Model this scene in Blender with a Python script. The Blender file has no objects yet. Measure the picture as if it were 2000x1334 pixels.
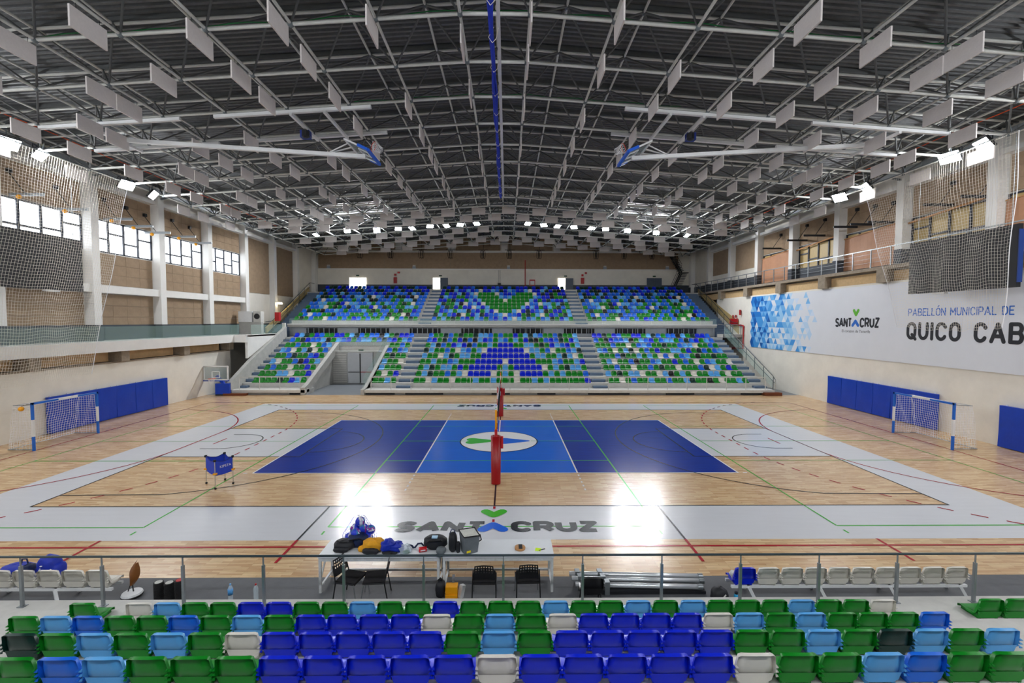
import bpy, bmesh, math, random
from mathutils import Vector, Matrix
random.seed(7)
R = math.radians
S = bpy.context.scene
COL = S.collection

# ------------------------------------------------------------------ camera
CAM_LOC = Vector((0.377, -21.1475, 5.6367))
def _cam():
    p, y, r = -0.045, -0.0109, 0.0021
    f = Vector((-math.sin(y)*math.cos(p), math.cos(y)*math.cos(p), math.sin(p)))
    rt = Vector((math.cos(y), math.sin(y), 0)); up = rt.cross(f)
    rt2 = rt*math.cos(r) + up*math.sin(r); up2 = up*math.cos(r) - rt*math.sin(r)
    cd = bpy.data.cameras.new('camera'); cd.lens = 16.0; cd.sensor_width = 36.0
    cd.clip_start = 0.05; cd.clip_end = 300
    c = bpy.data.objects.new('camera', cd); COL.objects.link(c)
    M = Matrix((rt2, up2, -f)).transposed().to_4x4(); M.translation = CAM_LOC
    c.matrix_world = M
    S.camera = c
    return rt2, up2, f
CR, CU, CF = _cam()
def project(P):
    d = Vector(P) - CAM_LOC
    z = d.dot(CF)
    if z < 0.1: return None
    return 1000 + 888.9*d.dot(CR)/z, 667 - 888.9*d.dot(CU)/z, z

# ------------------------------------------------------------------ world and exposure
w = bpy.data.worlds.new('world'); S.world = w; w.use_nodes = True
wn = w.node_tree.nodes['Background']
wn.inputs[0].default_value = (0.80, 0.88, 1.0, 1); wn.inputs[1].default_value = 2.0
S.view_settings.view_transform = 'Standard'
S.view_settings.look = 'None'
S.view_settings.gamma = 1.0
S.view_settings.use_curve_mapping = False
S.view_settings.exposure = 0.46
S.cycles.max_bounces = 5; S.cycles.diffuse_bounces = 4; S.cycles.glossy_bounces = 3; S.cycles.transparent_max_bounces = 10
S.cycles.adaptive_threshold = 0.05; S.cycles.caustics_reflective = False; S.cycles.caustics_refractive = False
LAMP_L = 165.0      # radiance of a floodlight lens
WINDOW_L = 2.4      # radiance of the daylit panes

# ------------------------------------------------------------------ materials
def s2l(c):
    c = c/255.0
    return c/12.92 if c <= 0.04045 else ((c+0.055)/1.055)**2.4
def rgb(r, g, b): return (s2l(r), s2l(g), s2l(b), 1.0)
MATS = {}
def mat(name, col, rough=0.5, metal=0.0, var=0.0, vscale=4.0, bump=0.0, bscale=60.0, spec=0.5, emit=0.0,
        ecol=None, alpha=None, trans=0.0, coat=0.0, stretch=None, ior=1.45):
    if name in MATS: return MATS[name]
    m = bpy.data.materials.new(name); m.use_nodes = True
    nt = m.node_tree; b = nt.nodes['Principled BSDF']
    b.inputs['Base Color'].default_value = col
    b.inputs['Roughness'].default_value = rough
    b.inputs['Metallic'].default_value = metal
    b.inputs['Specular IOR Level'].default_value = spec
    b.inputs['IOR'].default_value = ior
    if coat: b.inputs['Coat Weight'].default_value = coat; b.inputs['Coat Roughness'].default_value = 0.1
    if trans: b.inputs['Transmission Weight'].default_value = trans
    if alpha is not None: b.inputs['Alpha'].default_value = alpha
    if emit:
        b.inputs['Emission Color'].default_value = ecol or col
        b.inputs['Emission Strength'].default_value = emit
    if var or bump:
        tc = nt.nodes.new('ShaderNodeTexCoord'); mp = nt.nodes.new('ShaderNodeMapping')
        nt.links.new(tc.outputs['Object'], mp.inputs[0])
        if stretch: mp.inputs['Scale'].default_value = stretch
    if var:
        n = nt.nodes.new('ShaderNodeTexNoise'); n.inputs['Scale'].default_value = vscale
        n.inputs['Detail'].default_value = 6; n.inputs['Roughness'].default_value = 0.65
        nt.links.new(mp.outputs[0], n.inputs['Vector'])
        rp = nt.nodes.new('ShaderNodeValToRGB')
        rp.color_ramp.elements[0].position = 0.25; rp.color_ramp.elements[1].position = 0.75
        rp.color_ramp.elements[0].color = tuple(c*(1-var) for c in col[:3]) + (1,)
        rp.color_ramp.elements[1].color = tuple(min(1, c*(1+var*0.6)) for c in col[:3]) + (1,)
        nt.links.new(n.outputs['Fac'], rp.inputs[0]); nt.links.new(rp.outputs[0], b.inputs['Base Color'])
    if bump:
        n2 = nt.nodes.new('ShaderNodeTexNoise'); n2.inputs['Scale'].default_value = bscale
        n2.inputs['Detail'].default_value = 4
        nt.links.new(mp.outputs[0], n2.inputs['Vector'])
        bp = nt.nodes.new('ShaderNodeBump'); bp.inputs['Strength'].default_value = bump
        bp.inputs['Distance'].default_value = 0.02
        nt.links.new(n2.outputs['Fac'], bp.inputs['Height']); nt.links.new(bp.outputs[0], b.inputs['Normal'])
    MATS[name] = m
    return m

WHITE_WALL = mat('painted_wall', rgb(232, 228, 218), 0.85, var=0.10, vscale=0.8, bump=0.15, bscale=30)
PILLAR = mat('painted_pillar', rgb(230, 229, 226), 0.8, var=0.07, vscale=1.2)
BEIGE = mat('fibre_board', rgb(158, 136, 112), 0.95, var=0.18, vscale=3.0, bump=0.4, bscale=90)
DARKBAND = mat('grey_paint_band', rgb(66, 72, 80), 0.7, var=0.1, vscale=2)
CONC = mat('concrete', rgb(178, 178, 174), 0.85, var=0.16, vscale=2.2, bump=0.2, bscale=40)
CONC_OLD = mat('weathered_concrete', rgb(150, 138, 122), 0.9, var=0.3, vscale=5, bump=0.4, bscale=40)
CONC_LT = mat('pale_concrete', rgb(200, 199, 194), 0.8, var=0.12, vscale=3)
STEP = mat('blue_grey_step_paint', rgb(92, 112, 136), 0.75, var=0.12, vscale=4)
STEEL = mat('galvanised_steel', rgb(150, 156, 160), 0.4, metal=0.7, var=0.1, vscale=8)
GREYTUBE = mat('grey_truss_paint', rgb(204, 206, 202), 0.65, metal=0.0, var=0.12, vscale=3)
NODEGREY = mat('truss_node_paint', rgb(96, 104, 108), 0.5, var=0.1, vscale=6)
WEB = mat('truss_web_paint', rgb(102, 105, 106), 0.7, var=0.12, vscale=3)
ROOF = mat('corrugated_roof_sheet', rgb(104, 107, 110), 0.6, metal=0.0, var=0.22, vscale=6)
BAFFLE = mat('baffle_felt', rgb(222, 216, 214), 0.95, var=0.07, vscale=12, bump=0.3, bscale=120)
BLACKM = mat('black_metal', rgb(32, 34, 38), 0.5, var=0.1, vscale=6)
DARKSTEEL = mat('dark_steel_rail', rgb(70, 82, 86), 0.45, metal=0.5, var=0.1, vscale=8)
WHITEM = mat('white_enamel', rgb(228, 230, 232), 0.4, var=0.05, vscale=5)
GALV = mat('bright_steel', rgb(200, 205, 208), 0.25, metal=0.9)
RUBBER = mat('black_rubber', rgb(24, 24, 26), 0.7, var=0.1, vscale=8)
GLASSG = mat('green_glass', rgb(190, 226, 216), 0.05, alpha=0.13, spec=0.4)
NETM = mat('white_net_cord', rgb(232, 226, 214), 0.9)
NETW = mat('goal_net_cord', rgb(238, 238, 240), 0.9)
MATBLUE = mat('blue_vinyl_mat', rgb(8, 62, 184), 0.35, var=0.12, vscale=2.5, bump=0.3, bscale=5)
BLUEPAINT = mat('goal_blue_paint', rgb(28, 104, 206), 0.35, var=0.05, vscale=4)
REDPAD = mat('red_vinyl_pad', rgb(150, 4, 14), 0.35, var=0.08, vscale=4, bump=0.15, bscale=20)
YELLOW = mat('amber_yellow', rgb(240, 164, 16), 0.45, var=0.06, vscale=6)
REDPAINT = mat('red_paint', rgb(180, 24, 30), 0.45, var=0.08, vscale=5)
LENS_HOT = mat('lamp_lens_facing_camera', (1, 1, 1, 1), 0.4, emit=LAMP_L*5.5, ecol=(0.97, 0.98, 1.0, 1))
LENS_FAR = mat('lamp_lens_turned_aside', (1, 1, 1, 1), 0.4, emit=LAMP_L*.28, ecol=(0.95, 0.97, 1.0, 1))
LENS_SIDE = mat('lamp_lens_side', (1, 1, 1, 1), 0.4, emit=LAMP_L*.75, ecol=(0.95, 0.97, 1.0, 1))
LENS = mat('lamp_lens', (1, 1, 1, 1), 0.4, emit=LAMP_L*1.5, ecol=(0.95, 0.97, 1.0, 1))
PANE = mat('daylit_pane', (0.8, 0.85, 0.9, 1), 0.3, emit=WINDOW_L, ecol=(0.90, 0.95, 1.0, 1))
ORANGE_T = mat('orange_hoop_paint', rgb(226, 62, 24), 0.4)

# ------------------------------------------------------------------ mesh builder
class MB:
    def __init__(s): s.v = []; s.f = []; s.mi = []; s.smooth = False
    def add(s, vs, fs, mi=0):
        o = len(s.v); s.v += [tuple(v) for v in vs]
        for f in fs: s.f.append(tuple(i+o for i in f)); s.mi.append(mi)
    def box(s, x0, x1, y0, y1, z0, z1, mi=0):
        s.add([(x0,y0,z0),(x1,y0,z0),(x1,y1,z0),(x0,y1,z0),(x0,y0,z1),(x1,y0,z1),(x1,y1,z1),(x0,y1,z1)],
              [(0,3,2,1),(4,5,6,7),(0,1,5,4),(1,2,6,5),(2,3,7,6),(3,0,4,7)], mi); return s
    def obox(s, c, ax, ay, az, hx, hy, hz, mi=0):
        c, ax, ay, az = Vector(c), Vector(ax).normalized(), Vector(ay).normalized(), Vector(az).normalized()
        vs = [c + ax*hx*i + ay*hy*j + az*hz*k for k in (-1, 1) for i, j in ((-1,-1),(1,-1),(1,1),(-1,1))]
        s.add(vs, [(0,3,2,1),(4,5,6,7),(0,1,5,4),(1,2,6,5),(2,3,7,6),(3,0,4,7)], mi); return s
    def bar(s, p, q, w, h=None, mi=0, up=(0,0,1)):
        p, q = Vector(p), Vector(q); d = (q-p)
        if d.length < 1e-6: return s
        up = Vector(up)
        if abs(d.normalized().dot(up)) > 0.99: up = Vector((1,0,0))
        sx = d.cross(up).normalized(); sz = sx.cross(d).normalized()
        return s.obox((p+q)/2, sx, d, sz, w/2, d.length/2, (h or w)/2, mi)
    def tube(s, p, q, r, n=8, mi=0, cap=True, r2=None):
        p, q = Vector(p), Vector(q); d = (q-p)
        if d.length < 1e-7: return s
        d.normalize()
        a = d.cross(Vector((0,0,1)));
        if a.length < 0.01: a = d.cross(Vector((1,0,0)))
        a.normalize(); b = d.cross(a)
        r2 = r if r2 is None else r2
        vs = [p + (a*math.cos(2*math.pi*i/n) + b*math.sin(2*math.pi*i/n))*r for i in range(n)]
        vs += [q + (a*math.cos(2*math.pi*i/n) + b*math.sin(2*math.pi*i/n))*r2 for i in range(n)]
        fs = [(i, (i+1) % n, n+(i+1) % n, n+i) for i in range(n)]
        if cap: fs += [tuple(range(n-1, -1, -1)), tuple(range(n, 2*n))]
        s.add(vs, fs, mi); return s
    def path(s, pts, r, n=6, mi=0, closed=False):
        pts = [Vector(p) for p in pts]; N = len(pts); vs = []
        prev = None
        for i, p in enumerate(pts):
            a = pts[(i-1) % N] if (closed or i > 0) else p
            b = pts[(i+1) % N] if (closed or i < N-1) else p
            d = (b-a).normalized()
            if prev is None:
                x = d.cross(Vector((0,0,1)))
                if x.length < 0.05: x = d.cross(Vector((1,0,0)))
            else: x = prev - d*prev.dot(d)
            x.normalize(); prev = x; y = d.cross(x)
            vs += [p + (x*math.cos(2*math.pi*k/n) + y*math.sin(2*math.pi*k/n))*r for k in range(n)]
        fs = []
        for i in range(N if closed else N-1):
            j = (i+1) % N
            fs += [(i*n+k, i*n+(k+1) % n, j*n+(k+1) % n, j*n+k) for k in range(n)]
        if not closed: fs += [tuple(range(n-1, -1, -1)), tuple(range((N-1)*n, N*n))]
        s.add(vs, fs, mi); return s
    def lathe(s, prof, n=16, c=(0,0,0), mi=0):
        vs = []
        for r, z in prof:
            vs += [(c[0]+r*math.cos(2*math.pi*k/n), c[1]+r*math.sin(2*math.pi*k/n), c[2]+z) for k in range(n)]
        fs = []
        for i in range(len(prof)-1):
            fs += [(i*n+k, i*n+(k+1) % n, (i+1)*n+(k+1) % n, (i+1)*n+k) for k in range(n)]
        fs += [tuple(range(n-1, -1, -1)), tuple(range((len(prof)-1)*n, len(prof)*n))]
        s.add(vs, fs, mi); return s
    def prism(s, poly, axis, a, b, mi=0):
        n = len(poly)
        def P(u, v, t):
            return (t, u, v) if axis == 0 else ((u, t, v) if axis == 1 else (u, v, t))
        vs = [P(u, v, a) for u, v in poly] + [P(u, v, b) for u, v in poly]
        fs = [tuple(range(n-1, -1, -1)), tuple(range(n, 2*n))] + [(i, (i+1) % n, n+(i+1) % n, n+i) for i in range(n)]
        s.add(vs, fs, mi); return s
    def grid(s, fn, nu, nv, mi=0, flip=False):
        vs = [fn(i/nu, j/nv) for j in range(nv+1) for i in range(nu+1)]
        fs = []
        for j in range(nv):
            for i in range(nu):
                q = (j*(nu+1)+i, j*(nu+1)+i+1, (j+1)*(nu+1)+i+1, (j+1)*(nu+1)+i)
                fs.append(q[::-1] if flip else q)
        s.add(vs, fs, mi); return s
    def sphere(s, c, r, nu=12, nv=8, mi=0, sc=(1,1,1)):
        vs = []
        for j in range(nv+1):
            t = math.pi*j/nv
            for i in range(nu):
                p = 2*math.pi*i/nu
                vs.append((c[0]+r*sc[0]*math.sin(t)*math.cos(p), c[1]+r*sc[1]*math.sin(t)*math.sin(p), c[2]+r*sc[2]*math.cos(t)))
        fs = [(j*nu+i, (j+1)*nu+i, (j+1)*nu+(i+1) % nu, j*nu+(i+1) % nu) for j in range(nv) for i in range(nu)]
        s.add(vs, fs, mi); return s
    def mesh(s, name, mats, smooth=False):
        me = bpy.data.meshes.new(name); me.from_pydata(s.v, [], s.f)
        for m in (mats if isinstance(mats, (list, tuple)) else [mats]): me.materials.append(m)
        if any(s.mi): me.polygons.foreach_set('material_index', s.mi)
        if smooth: me.polygons.foreach_set('use_smooth', [True]*len(me.polygons))
        me.update(); return me
    def build(s, name, mats, parent=None, smooth=False, loc=None):
        return link(name, s.mesh(name, mats, smooth), parent, loc)

def link(name, me, parent=None, loc=None, rot=None):
    o = bpy.data.objects.new(name, me); COL.objects.link(o)
    if parent is not None: o.parent = parent
    if loc is not None: o.location = loc
    if rot is not None: o.rotation_euler = rot
    return o
def tag(o, label=None, cat=None, group=None, kind=None):
    if label: o['label'] = label
    if cat: o['category'] = cat
    if group: o['group'] = group
    if kind: o['kind'] = kind
    return o
def thing(name, label, cat, loc=(0,0,0), rz=0, group=None):
    o = link(name, None, None, loc, (0,0,rz)); o.empty_display_size = 0.1
    return tag(o, label, cat, group)
def struct(mb, name, mats, parent=None, smooth=False):
    o = mb.build(name, mats, parent, smooth)
    if parent is None: o['kind'] = 'structure'
    return o
def copy_tree(o, parent=None):
    c = o.copy(); COL.objects.link(c); c.parent = parent
    for ch in list(o.children): copy_tree(ch, c)
    return c
ORD = ['zeroth','first','second','third','fourth','fifth','sixth','seventh','eighth','ninth','tenth','eleventh','twelfth',
 'thirteenth','fourteenth','fifteenth','sixteenth','seventeenth','eighteenth','nineteenth','twentieth'] + \
 ['twenty-'+x for x in ['first','second','third','fourth','fifth','sixth','seventh','eighth','ninth']] + ['thirtieth'] + \
 ['thirty-'+x for x in ['first','second','third','fourth','fifth','sixth','seventh','eighth','ninth']] + ['fortieth']

# thick strokes on a plane: list of polylines -> flat faces, through a mapping (u,v)->xyz
def strokes(mb, polys, width, fn0, mi=0, round_=True, nseg=10):
    h = width/2
    o_ = Vector(fn0(0, 0)); nrm = (Vector(fn0(1, 0))-o_).cross(Vector(fn0(0, 1))-o_).normalized(); lift = [0]
    def fn(u, v): return Vector(fn0(u, v)) + nrm*(.00012*(lift[0] % 40))   # overlapping strokes never share a plane
    for pl in polys:
        for (a, b) in zip(pl[:-1], pl[1:]):
            a = Vector(a); b = Vector(b); d = (b-a)
            if d.length < 1e-6: continue
            d.normalize(); n = Vector((-d.y, d.x))*h; lift[0] += 1
            mb.add([fn(*(a-n)), fn(*(b-n)), fn(*(b+n)), fn(*(a+n))], [(0,1,2,3)], mi)
        rng = pl if round_ else pl[1:-1]
        for c in rng:
            lift[0] += 1
            mb.add([fn(c[0]+h*math.cos(2*math.pi*k/nseg), c[1]+h*math.sin(2*math.pi*k/nseg)) for k in range(nseg)], [tuple(range(nseg))], mi)
def arc(cx, cy, r, a0, a1, n=12, ry=None):
    ry = r if ry is None else ry
    return [(cx+r*math.cos(R(a0+(a1-a0)*i/n)), cy+ry*math.sin(R(a0+(a1-a0)*i/n))) for i in range(n+1)]
GL = {
 'A': (1.0, [[(0,0),(.5,1),(1,0)], [(.2,.3),(.8,.3)]]),
 'B': (.85, [[(0,0),(0,1),(.55,1)]+arc(.55,.76,.26,90,-90,8,.24)+[(0,.52),(.55,.52)]+arc(.58,.26,.27,90,-90,8,.26)+[(0,0)]]),
 'C': (.85, [[(.85,.78)]+arc(.43,.68,.42,25,180,8,.32)+arc(.43,.32,.42,180,335,8,.32)]),
 'D': (.85, [[(0,0),(0,1),(.4,1)]+arc(.42,.6,.42,90,0,6,.4)+arc(.42,.4,.42,0,-90,6,.4)+[(0,0)]]),
 'E': (.72, [[(.72,1),(0,1),(0,0),(.72,0)], [(0,.52),(.6,.52)]]),
 'I': (.02, [[(0,0),(0,1)]]),
 'L': (.68, [[(0,1),(0,0),(.68,0)]]),
 'M': (1.0, [[(0,0),(0,1),(.5,.35),(1,1),(1,0)]]),
 'N': (.85, [[(0,0),(0,1),(.85,0),(.85,1)]]),
 'O': (.85, [arc(.43,.66,.42,0,180,10,.34)+arc(.43,.34,.42,180,360,10,.34)+[(.85,.66)]]),
 'P': (.8, [[(0,0),(0,1),(.5,1)]+arc(.5,.72,.3,90,-90,8,.28)+[(0,.44)]]),
 'Q': (.85, [arc(.43,.66,.42,0,180,10,.34)+arc(.43,.34,.42,180,360,10,.34)+[(.85,.66)], [(.5,.25),(.9,-.06)]]),
 'R': (.85, [[(0,0),(0,1),(.52,1)]+arc(.52,.72,.3,90,-90,8,.28)+[(0,.44)], [(.45,.44),(.85,0)]]),
 'S': (.8, [arc(.4,.76,.38,20,180,8,.24)+[(.04,.68)]+arc(.4,.25,.38,60,0,5,.27)[0:0]+[(.2,.53),(.62,.47)]+arc(.4,.25,.38,50,-160,10,.25)]),
 'T': (.85, [[(0,1),(.85,1)], [(.425,1),(.425,0)]]),
 'U': (.85, [[(0,1),(0,.4)]+arc(.425,.4,.425,180,360,10,.4)+[(.85,1)]]),
 'Z': (.8, [[(0,1),(.8,1),(0,0),(.8,0)]]),
 'Ó': (.85, [arc(.43,.66,.42,0,180,10,.34)+arc(.43,.34,.42,180,360,10,.34)+[(.85,.66)], [(.36,1.2),(.55,1.4)]]),
 'V': (.9, [[(0,1),(.45,0),(.9,1)]]), 'K': (.85, [[(0,0),(0,1)], [(.85,1),(0,.42)], [(.25,.58),(.85,0)]]),
 ' ': (.45, []),
}
def letters(parent, m, txt_, u0, v0, height, width, fn, sx=1.0, gap=0.28, round_=True, slant=0.0):
    u = u0
    for ch in txt_:
        if ch != ' ':
            q = MB(); text_strokes(q, ch, u, v0, height, width, fn, sx, gap, 0, round_, slant); q.build('letter', m, parent)
        u += (GL[ch][0]*sx+gap)*height
def text_strokes(mb, txt, u0, v0, height, width, fn, sx=1.0, gap=0.28, mi=0, round_=True, slant=0.0):
    u = u0
    for ch in txt:
        wd, pls = GL[ch]
        q = [[(u+(x*sx+slant*y)*height, v0+y*height) for x, y in pl] for pl in pls]
        strokes(mb, q, width, fn, mi, round_)
        u += (wd*sx+gap)*height
    return u - gap*height
# ------------------------------------------------------------------ floor
def wood_material():
    m = bpy.data.materials.new('maple_strip_floor'); m.use_nodes = True
    nt = m.node_tree; b = nt.nodes['Principled BSDF']; L = nt.links.new
    tc = nt.nodes.new('ShaderNodeTexCoord')
    br = nt.nodes.new('ShaderNodeTexBrick')
    br.inputs['Color1'].default_value = rgb(226, 196, 152); br.inputs['Color2'].default_value = rgb(196, 156, 112)
    br.inputs['Mortar'].default_value = rgb(150, 112, 76)
    br.inputs['Scale'].default_value = 1.0; br.inputs['Mortar Size'].default_value = 0.002
    br.inputs['Brick Width'].default_value = 0.55; br.inputs['Row Height'].default_value = 0.065
    br.inputs['Bias'].default_value = -0.1; br.offset = 0.37; br.offset_frequency = 3; br.squash = 1.0
    L(tc.outputs['Object'], br.inputs['Vector'])
    mp = nt.nodes.new('ShaderNodeMapping'); mp.inputs['Scale'].default_value = (0.7, 9, 1)
    L(tc.outputs['Object'], mp.inputs[0])
    n = nt.nodes.new('ShaderNodeTexNoise'); n.inputs['Scale'].default_value = 3.0; n.inputs['Detail'].default_value = 7
    L(mp.outputs[0], n.inputs['Vector'])
    mx = nt.nodes.new('ShaderNodeMix'); mx.data_type = 'RGBA'; mx.blend_type = 'MULTIPLY'
    rp = nt.nodes.new('ShaderNodeValToRGB')
    rp.color_ramp.elements[0].position = 0.3; rp.color_ramp.elements[0].color = (0.72, 0.66, 0.6, 1)
    rp.color_ramp.elements[1].position = 0.62; rp.color_ramp.elements[1].color = (1, 1, 1, 1)
    L(n.outputs['Fac'], rp.inputs[0]); mx.inputs[0].default_value = 0.8
    L(br.outputs['Color'], mx.inputs[6]); L(rp.outputs[0], mx.inputs[7]); L(mx.outputs[2], b.inputs['Base Color'])
    b.inputs['Roughness'].default_value = 0.23; b.inputs['Specular IOR Level'].default_value = 0.5
    n2 = nt.nodes.new('ShaderNodeTexNoise'); n2.inputs['Scale'].default_value = 1.2; n2.inputs['Detail'].default_value = 5
    L(mp.outputs[0], n2.inputs['Vector'])
    mr = nt.nodes.new('ShaderNodeMapRange'); mr.inputs[3].default_value = 0.17; mr.inputs[4].default_value = 0.29
    L(n2.outputs['Fac'], mr.inputs[0]); L(mr.outputs[0], b.inputs['Roughness'])
    return m
WOOD = wood_material()
def paint(name, col, var=0.08): return mat(name, col, 0.20, spec=0.22, var=var, vscale=1.2, stretch=(0.6, 5, 1))
P_GREY = paint('court_grey_paint', rgb(206, 208, 213), 0.04)
P_NAVY = mat('court_navy_paint', rgb(0, 46, 148), 0.21, spec=0.12, var=0.2, vscale=1.2, stretch=(0.6, 5, 1))
P_BLUE = paint('court_azure_paint', rgb(0, 98, 212), 0.12)
P_WHITE = paint('court_white_line', rgb(232, 232, 232), 0.03)
P_BLACK = paint('court_black_line', rgb(36, 40, 48), 0.1)
P_RED = paint('court_red_line', rgb(164, 30, 44), 0.08)
P_GREEN = paint('court_green_line', rgb(60, 172, 52), 0.08)
P_LOGOG = paint('court_logo_green', rgb(66, 178, 48), 0.05)
P_LOGOB = paint('court_logo_blue', rgb(24, 100, 214), 0.05)
P_LOGOK = paint('court_logo_charcoal', rgb(22, 28, 38), 0.08)
RUBFLOOR = mat('dark_rubber_floor', rgb(90, 92, 96), 0.6, var=0.2, vscale=2.5, bump=0.1, bscale=50)
GREYFLOOR = mat('grey_concrete_floor', rgb(120, 126, 132), 0.35, var=0.12, vscale=1.5)

floor = struct(MB().box(-22.35, 22.8, -11.34, 13.3, -0.12, 0.0), 'floor', WOOD)
struct(MB().box(-24.6, 24.6, -36.5, -11.34, -0.12, -0.002), 'floor.001', RUBFLOOR)
struct(MB().box(-24.6, 24.6, 13.3, 37.0, -0.12, -0.002), 'floor.002', GREYFLOOR)

def flat(mb, x0, x1, y0, y1, z): mb.add([(x0,y0,z),(x1,y0,z),(x1,y1,z),(x0,y1,z)], [(0,1,2,3)])
Z1, Z2, Z3, Z4, Z5 = 0.0015, 0.003, 0.0045, 0.006, 0.0075
b = MB()
flat(b, -16.05, 16.05, -9.65, -7.5, Z1); flat(b, -16.05, 16.05, 7.5, 9.65, Z1)
flat(b, -16.05, -14, -7.5, 7.5, Z1); flat(b, 14, 16.05, -7.5, 7.5, Z1)
flat(b, -14, -8.2, -2.45, 2.45, Z1); flat(b, 8.2, 14, -2.45, 2.45, Z1)
b.build('painted_border', P_GREY, floor)
b = MB(); flat(b, -9, -3, -4.5, 4.5, Z2); flat(b, 3, 9, -4.5, 4.5, Z2); b.build('painted_back_court', P_NAVY, floor)
b = MB(); flat(b, -3, 3, -4.5, 4.5, Z2); b.build('painted_front_court', P_BLUE, floor)
def fl(z): return lambda u, v: (u, v, z)
def lines(name, m, polys, wd, z):
    q = MB(); strokes(q, polys, wd, fl(z), 0, False); return q.build(name, m, floor)
def dashed(poly, on, off):
    out = []; acc = 0.0; cur = [poly[0]]; drawing = True
    for a, c in zip(poly[:-1], poly[1:]):
        a = Vector(a); c = Vector(c); L = (c-a).length; t = 0.0
        if L < 1e-6: continue
        while t < L:
            need = (on if drawing else off) - acc
            if t + need <= L:
                t += need; acc = 0.0; p = tuple(a + (c-a)*t/L)
                if drawing: out.append(cur + [p])
                cur = [p]; drawing = not drawing
            else:
                acc += L - t; t = L
                if drawing: cur.append(tuple(c))
    return out
# green training courts laid across the hall
g = []
for x0, x1 in ((-4.5, 4.5), (-18.5, -9.5), (9.5, 18.5)):
    g += [[(x0,-8.9),(x0,9)], [(x1,-8.9),(x1,9)], [(x0,-8.9),(x1,-8.9)], [(x0,9),(x1,9)]]
    g += [[(x0,y),(x1,y)] for y in (-3, 0, 3)]
    g += [[(x0,-9.15),(x0,-9.35)], [(x1,-9.15),(x1,-9.35)]]
lines('green_court_lines', P_GREEN, g, 0.05, Z3)
# red handball court
rr = [[(-20,-10),(20,-10)], [(-20,10),(20,10)], [(-20,-10),(-20,10)], [(20,-10),(20,10)]]
for s in (-1, 1):
    a6 = [(s*(20-0), 7.5)]
    a6 = [(s*20-s*(math.sin(R(t))*6), 1.5+6*math.cos(R(t))) for t in range(0, 91, 5)] + \
         [(s*20-s*(math.cos(R(t))*6), -1.5-6*math.sin(R(t))) for t in range(0, 91, 5)]
    rr.append(a6)
    a9 = [(s*20-s*(math.sin(R(t))*9), 1.5+9*math.cos(R(t))) for t in range(15, 91, 5)] + \
         [(s*20-s*(math.cos(R(t))*9), -1.5-9*math.sin(R(t))) for t in range(0, 76, 5)]
    rr += dashed(a9, 0.36, 0.36)
    rr += [[(s*13, -.5), (s*13, .5)]]
    for x in (5, 10): rr.append([(s*x,-9.65),(s*x,-10.75)])
rr += [[(0,-9.68),(0,-10)], [(0,-8.45),(0,-8.62)], [(0,-7.55),(0,-7.72)]]
lines('red_court_lines', P_RED, rr, 0.07, Z4)
# black basketball court
k = [[(-14,-7.5),(14,-7.5),(14,7.5),(-14,7.5),(-14,-7.5)], [(0,-7.5),(0,-4.55)], [(0,7.5),(0,4.55)], [(-5,-7.5),(-5,-9.65)], [(5,-7.5),(5,-9.65)]]
for s in (-1, 1):
    k += [[(s*14,-2.45),(s*8.2,-2.45),(s*8.2,2.45),(s*14,2.45)]]
    k += [[(s*8.2-s*1.8*math.sin(R(t)), 1.8*math.cos(R(t))) for t in range(0, 181, 6)]]
    t0 = math.degrees(math.asin(6.6/6.75))
    k += [[(s*14, 6.6)] + [(s*12.425-s*6.75*math.cos(R(t)), 6.75*math.sin(R(t))) for t in range(int(t0), -int(t0)-1, -3)] + [(s*14, -6.6)]]
    k += [[(s*13.1,1.25)] + [(s*12.425-s*1.25*math.sin(R(t)), 1.25*math.cos(R(t))) for t in range(0, 181, 8)] + [(s*13.1,-1.25)]]
lines('black_court_lines', P_BLACK, k, 0.05, Z5)
wl = [[(-9,-4.5),(9,-4.5),(9,4.5),(-9,4.5),(-9,-4.5)], [(-3,-4.5),(-3,4.5)], [(3,-4.5),(3,4.5)], [(0,-4.5),(0,-1.8)], [(0,1.8),(0,4.5)]]
for x in (-3, 3):
    for s in (-1, 1): wl += [[(x, s*(4.7+.35*i)), (x, s*(4.85+.35*i))] for i in range(5)]
for x in (-9, 9):
    wl += [[(x+math.copysign(.18, x), -4.52), (x+math.copysign(.33, x), -4.52)]]
lines('white_court_lines', P_WHITE, wl, 0.055, Z5+.001)
q = MB(); q.add([(1.8*math.cos(R(t)), 1.8*math.sin(R(t)), Z5+.002) for t in range(0, 360, 5)], [tuple(range(72))]); q.build('centre_disc', P_WHITE, floor)
q = MB(); strokes(q, [arc(0,0,1.8,0,360,72)], 0.05, fl(Z5+.003), 0, False); q.build('centre_circle', P_BLACK, floor)
def heart_print(cx, cy, s, z, name, m):
    q = MB()
    for sg, dz in ((1, 0.0), (-1, .0003)):
        c0, r0, c1, r1 = Vector((-.43, .25*sg)), .255, Vector((.60, 0)), .10
        ang = math.atan2(c1.y-c0.y, c1.x-c0.x); off = math.acos((r0-r1)/(c1-c0).length)
        pts = [c0+Vector((math.cos(a), math.sin(a)))*r0 for a in [ang+off+(2*math.pi-2*off)*k/14 for k in range(15)]]
        pts += [c1+Vector((math.cos(a), math.sin(a)))*r1 for a in [ang-off+2*off*k/6 for k in range(7)]]
        q.add([(cx+p.x*s, cy+p.y*s, z+dz) for p in pts], [tuple(range(len(pts)))])
    q.build(name, m, floor)
heart_print(-.82, .0, 1.05, Z5+.004, 'centre_emblem_green', P_LOGOG)
heart_print(.72, .0, 1.05, Z5+.005, 'centre_emblem_blue', P_LOGOB)
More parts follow.
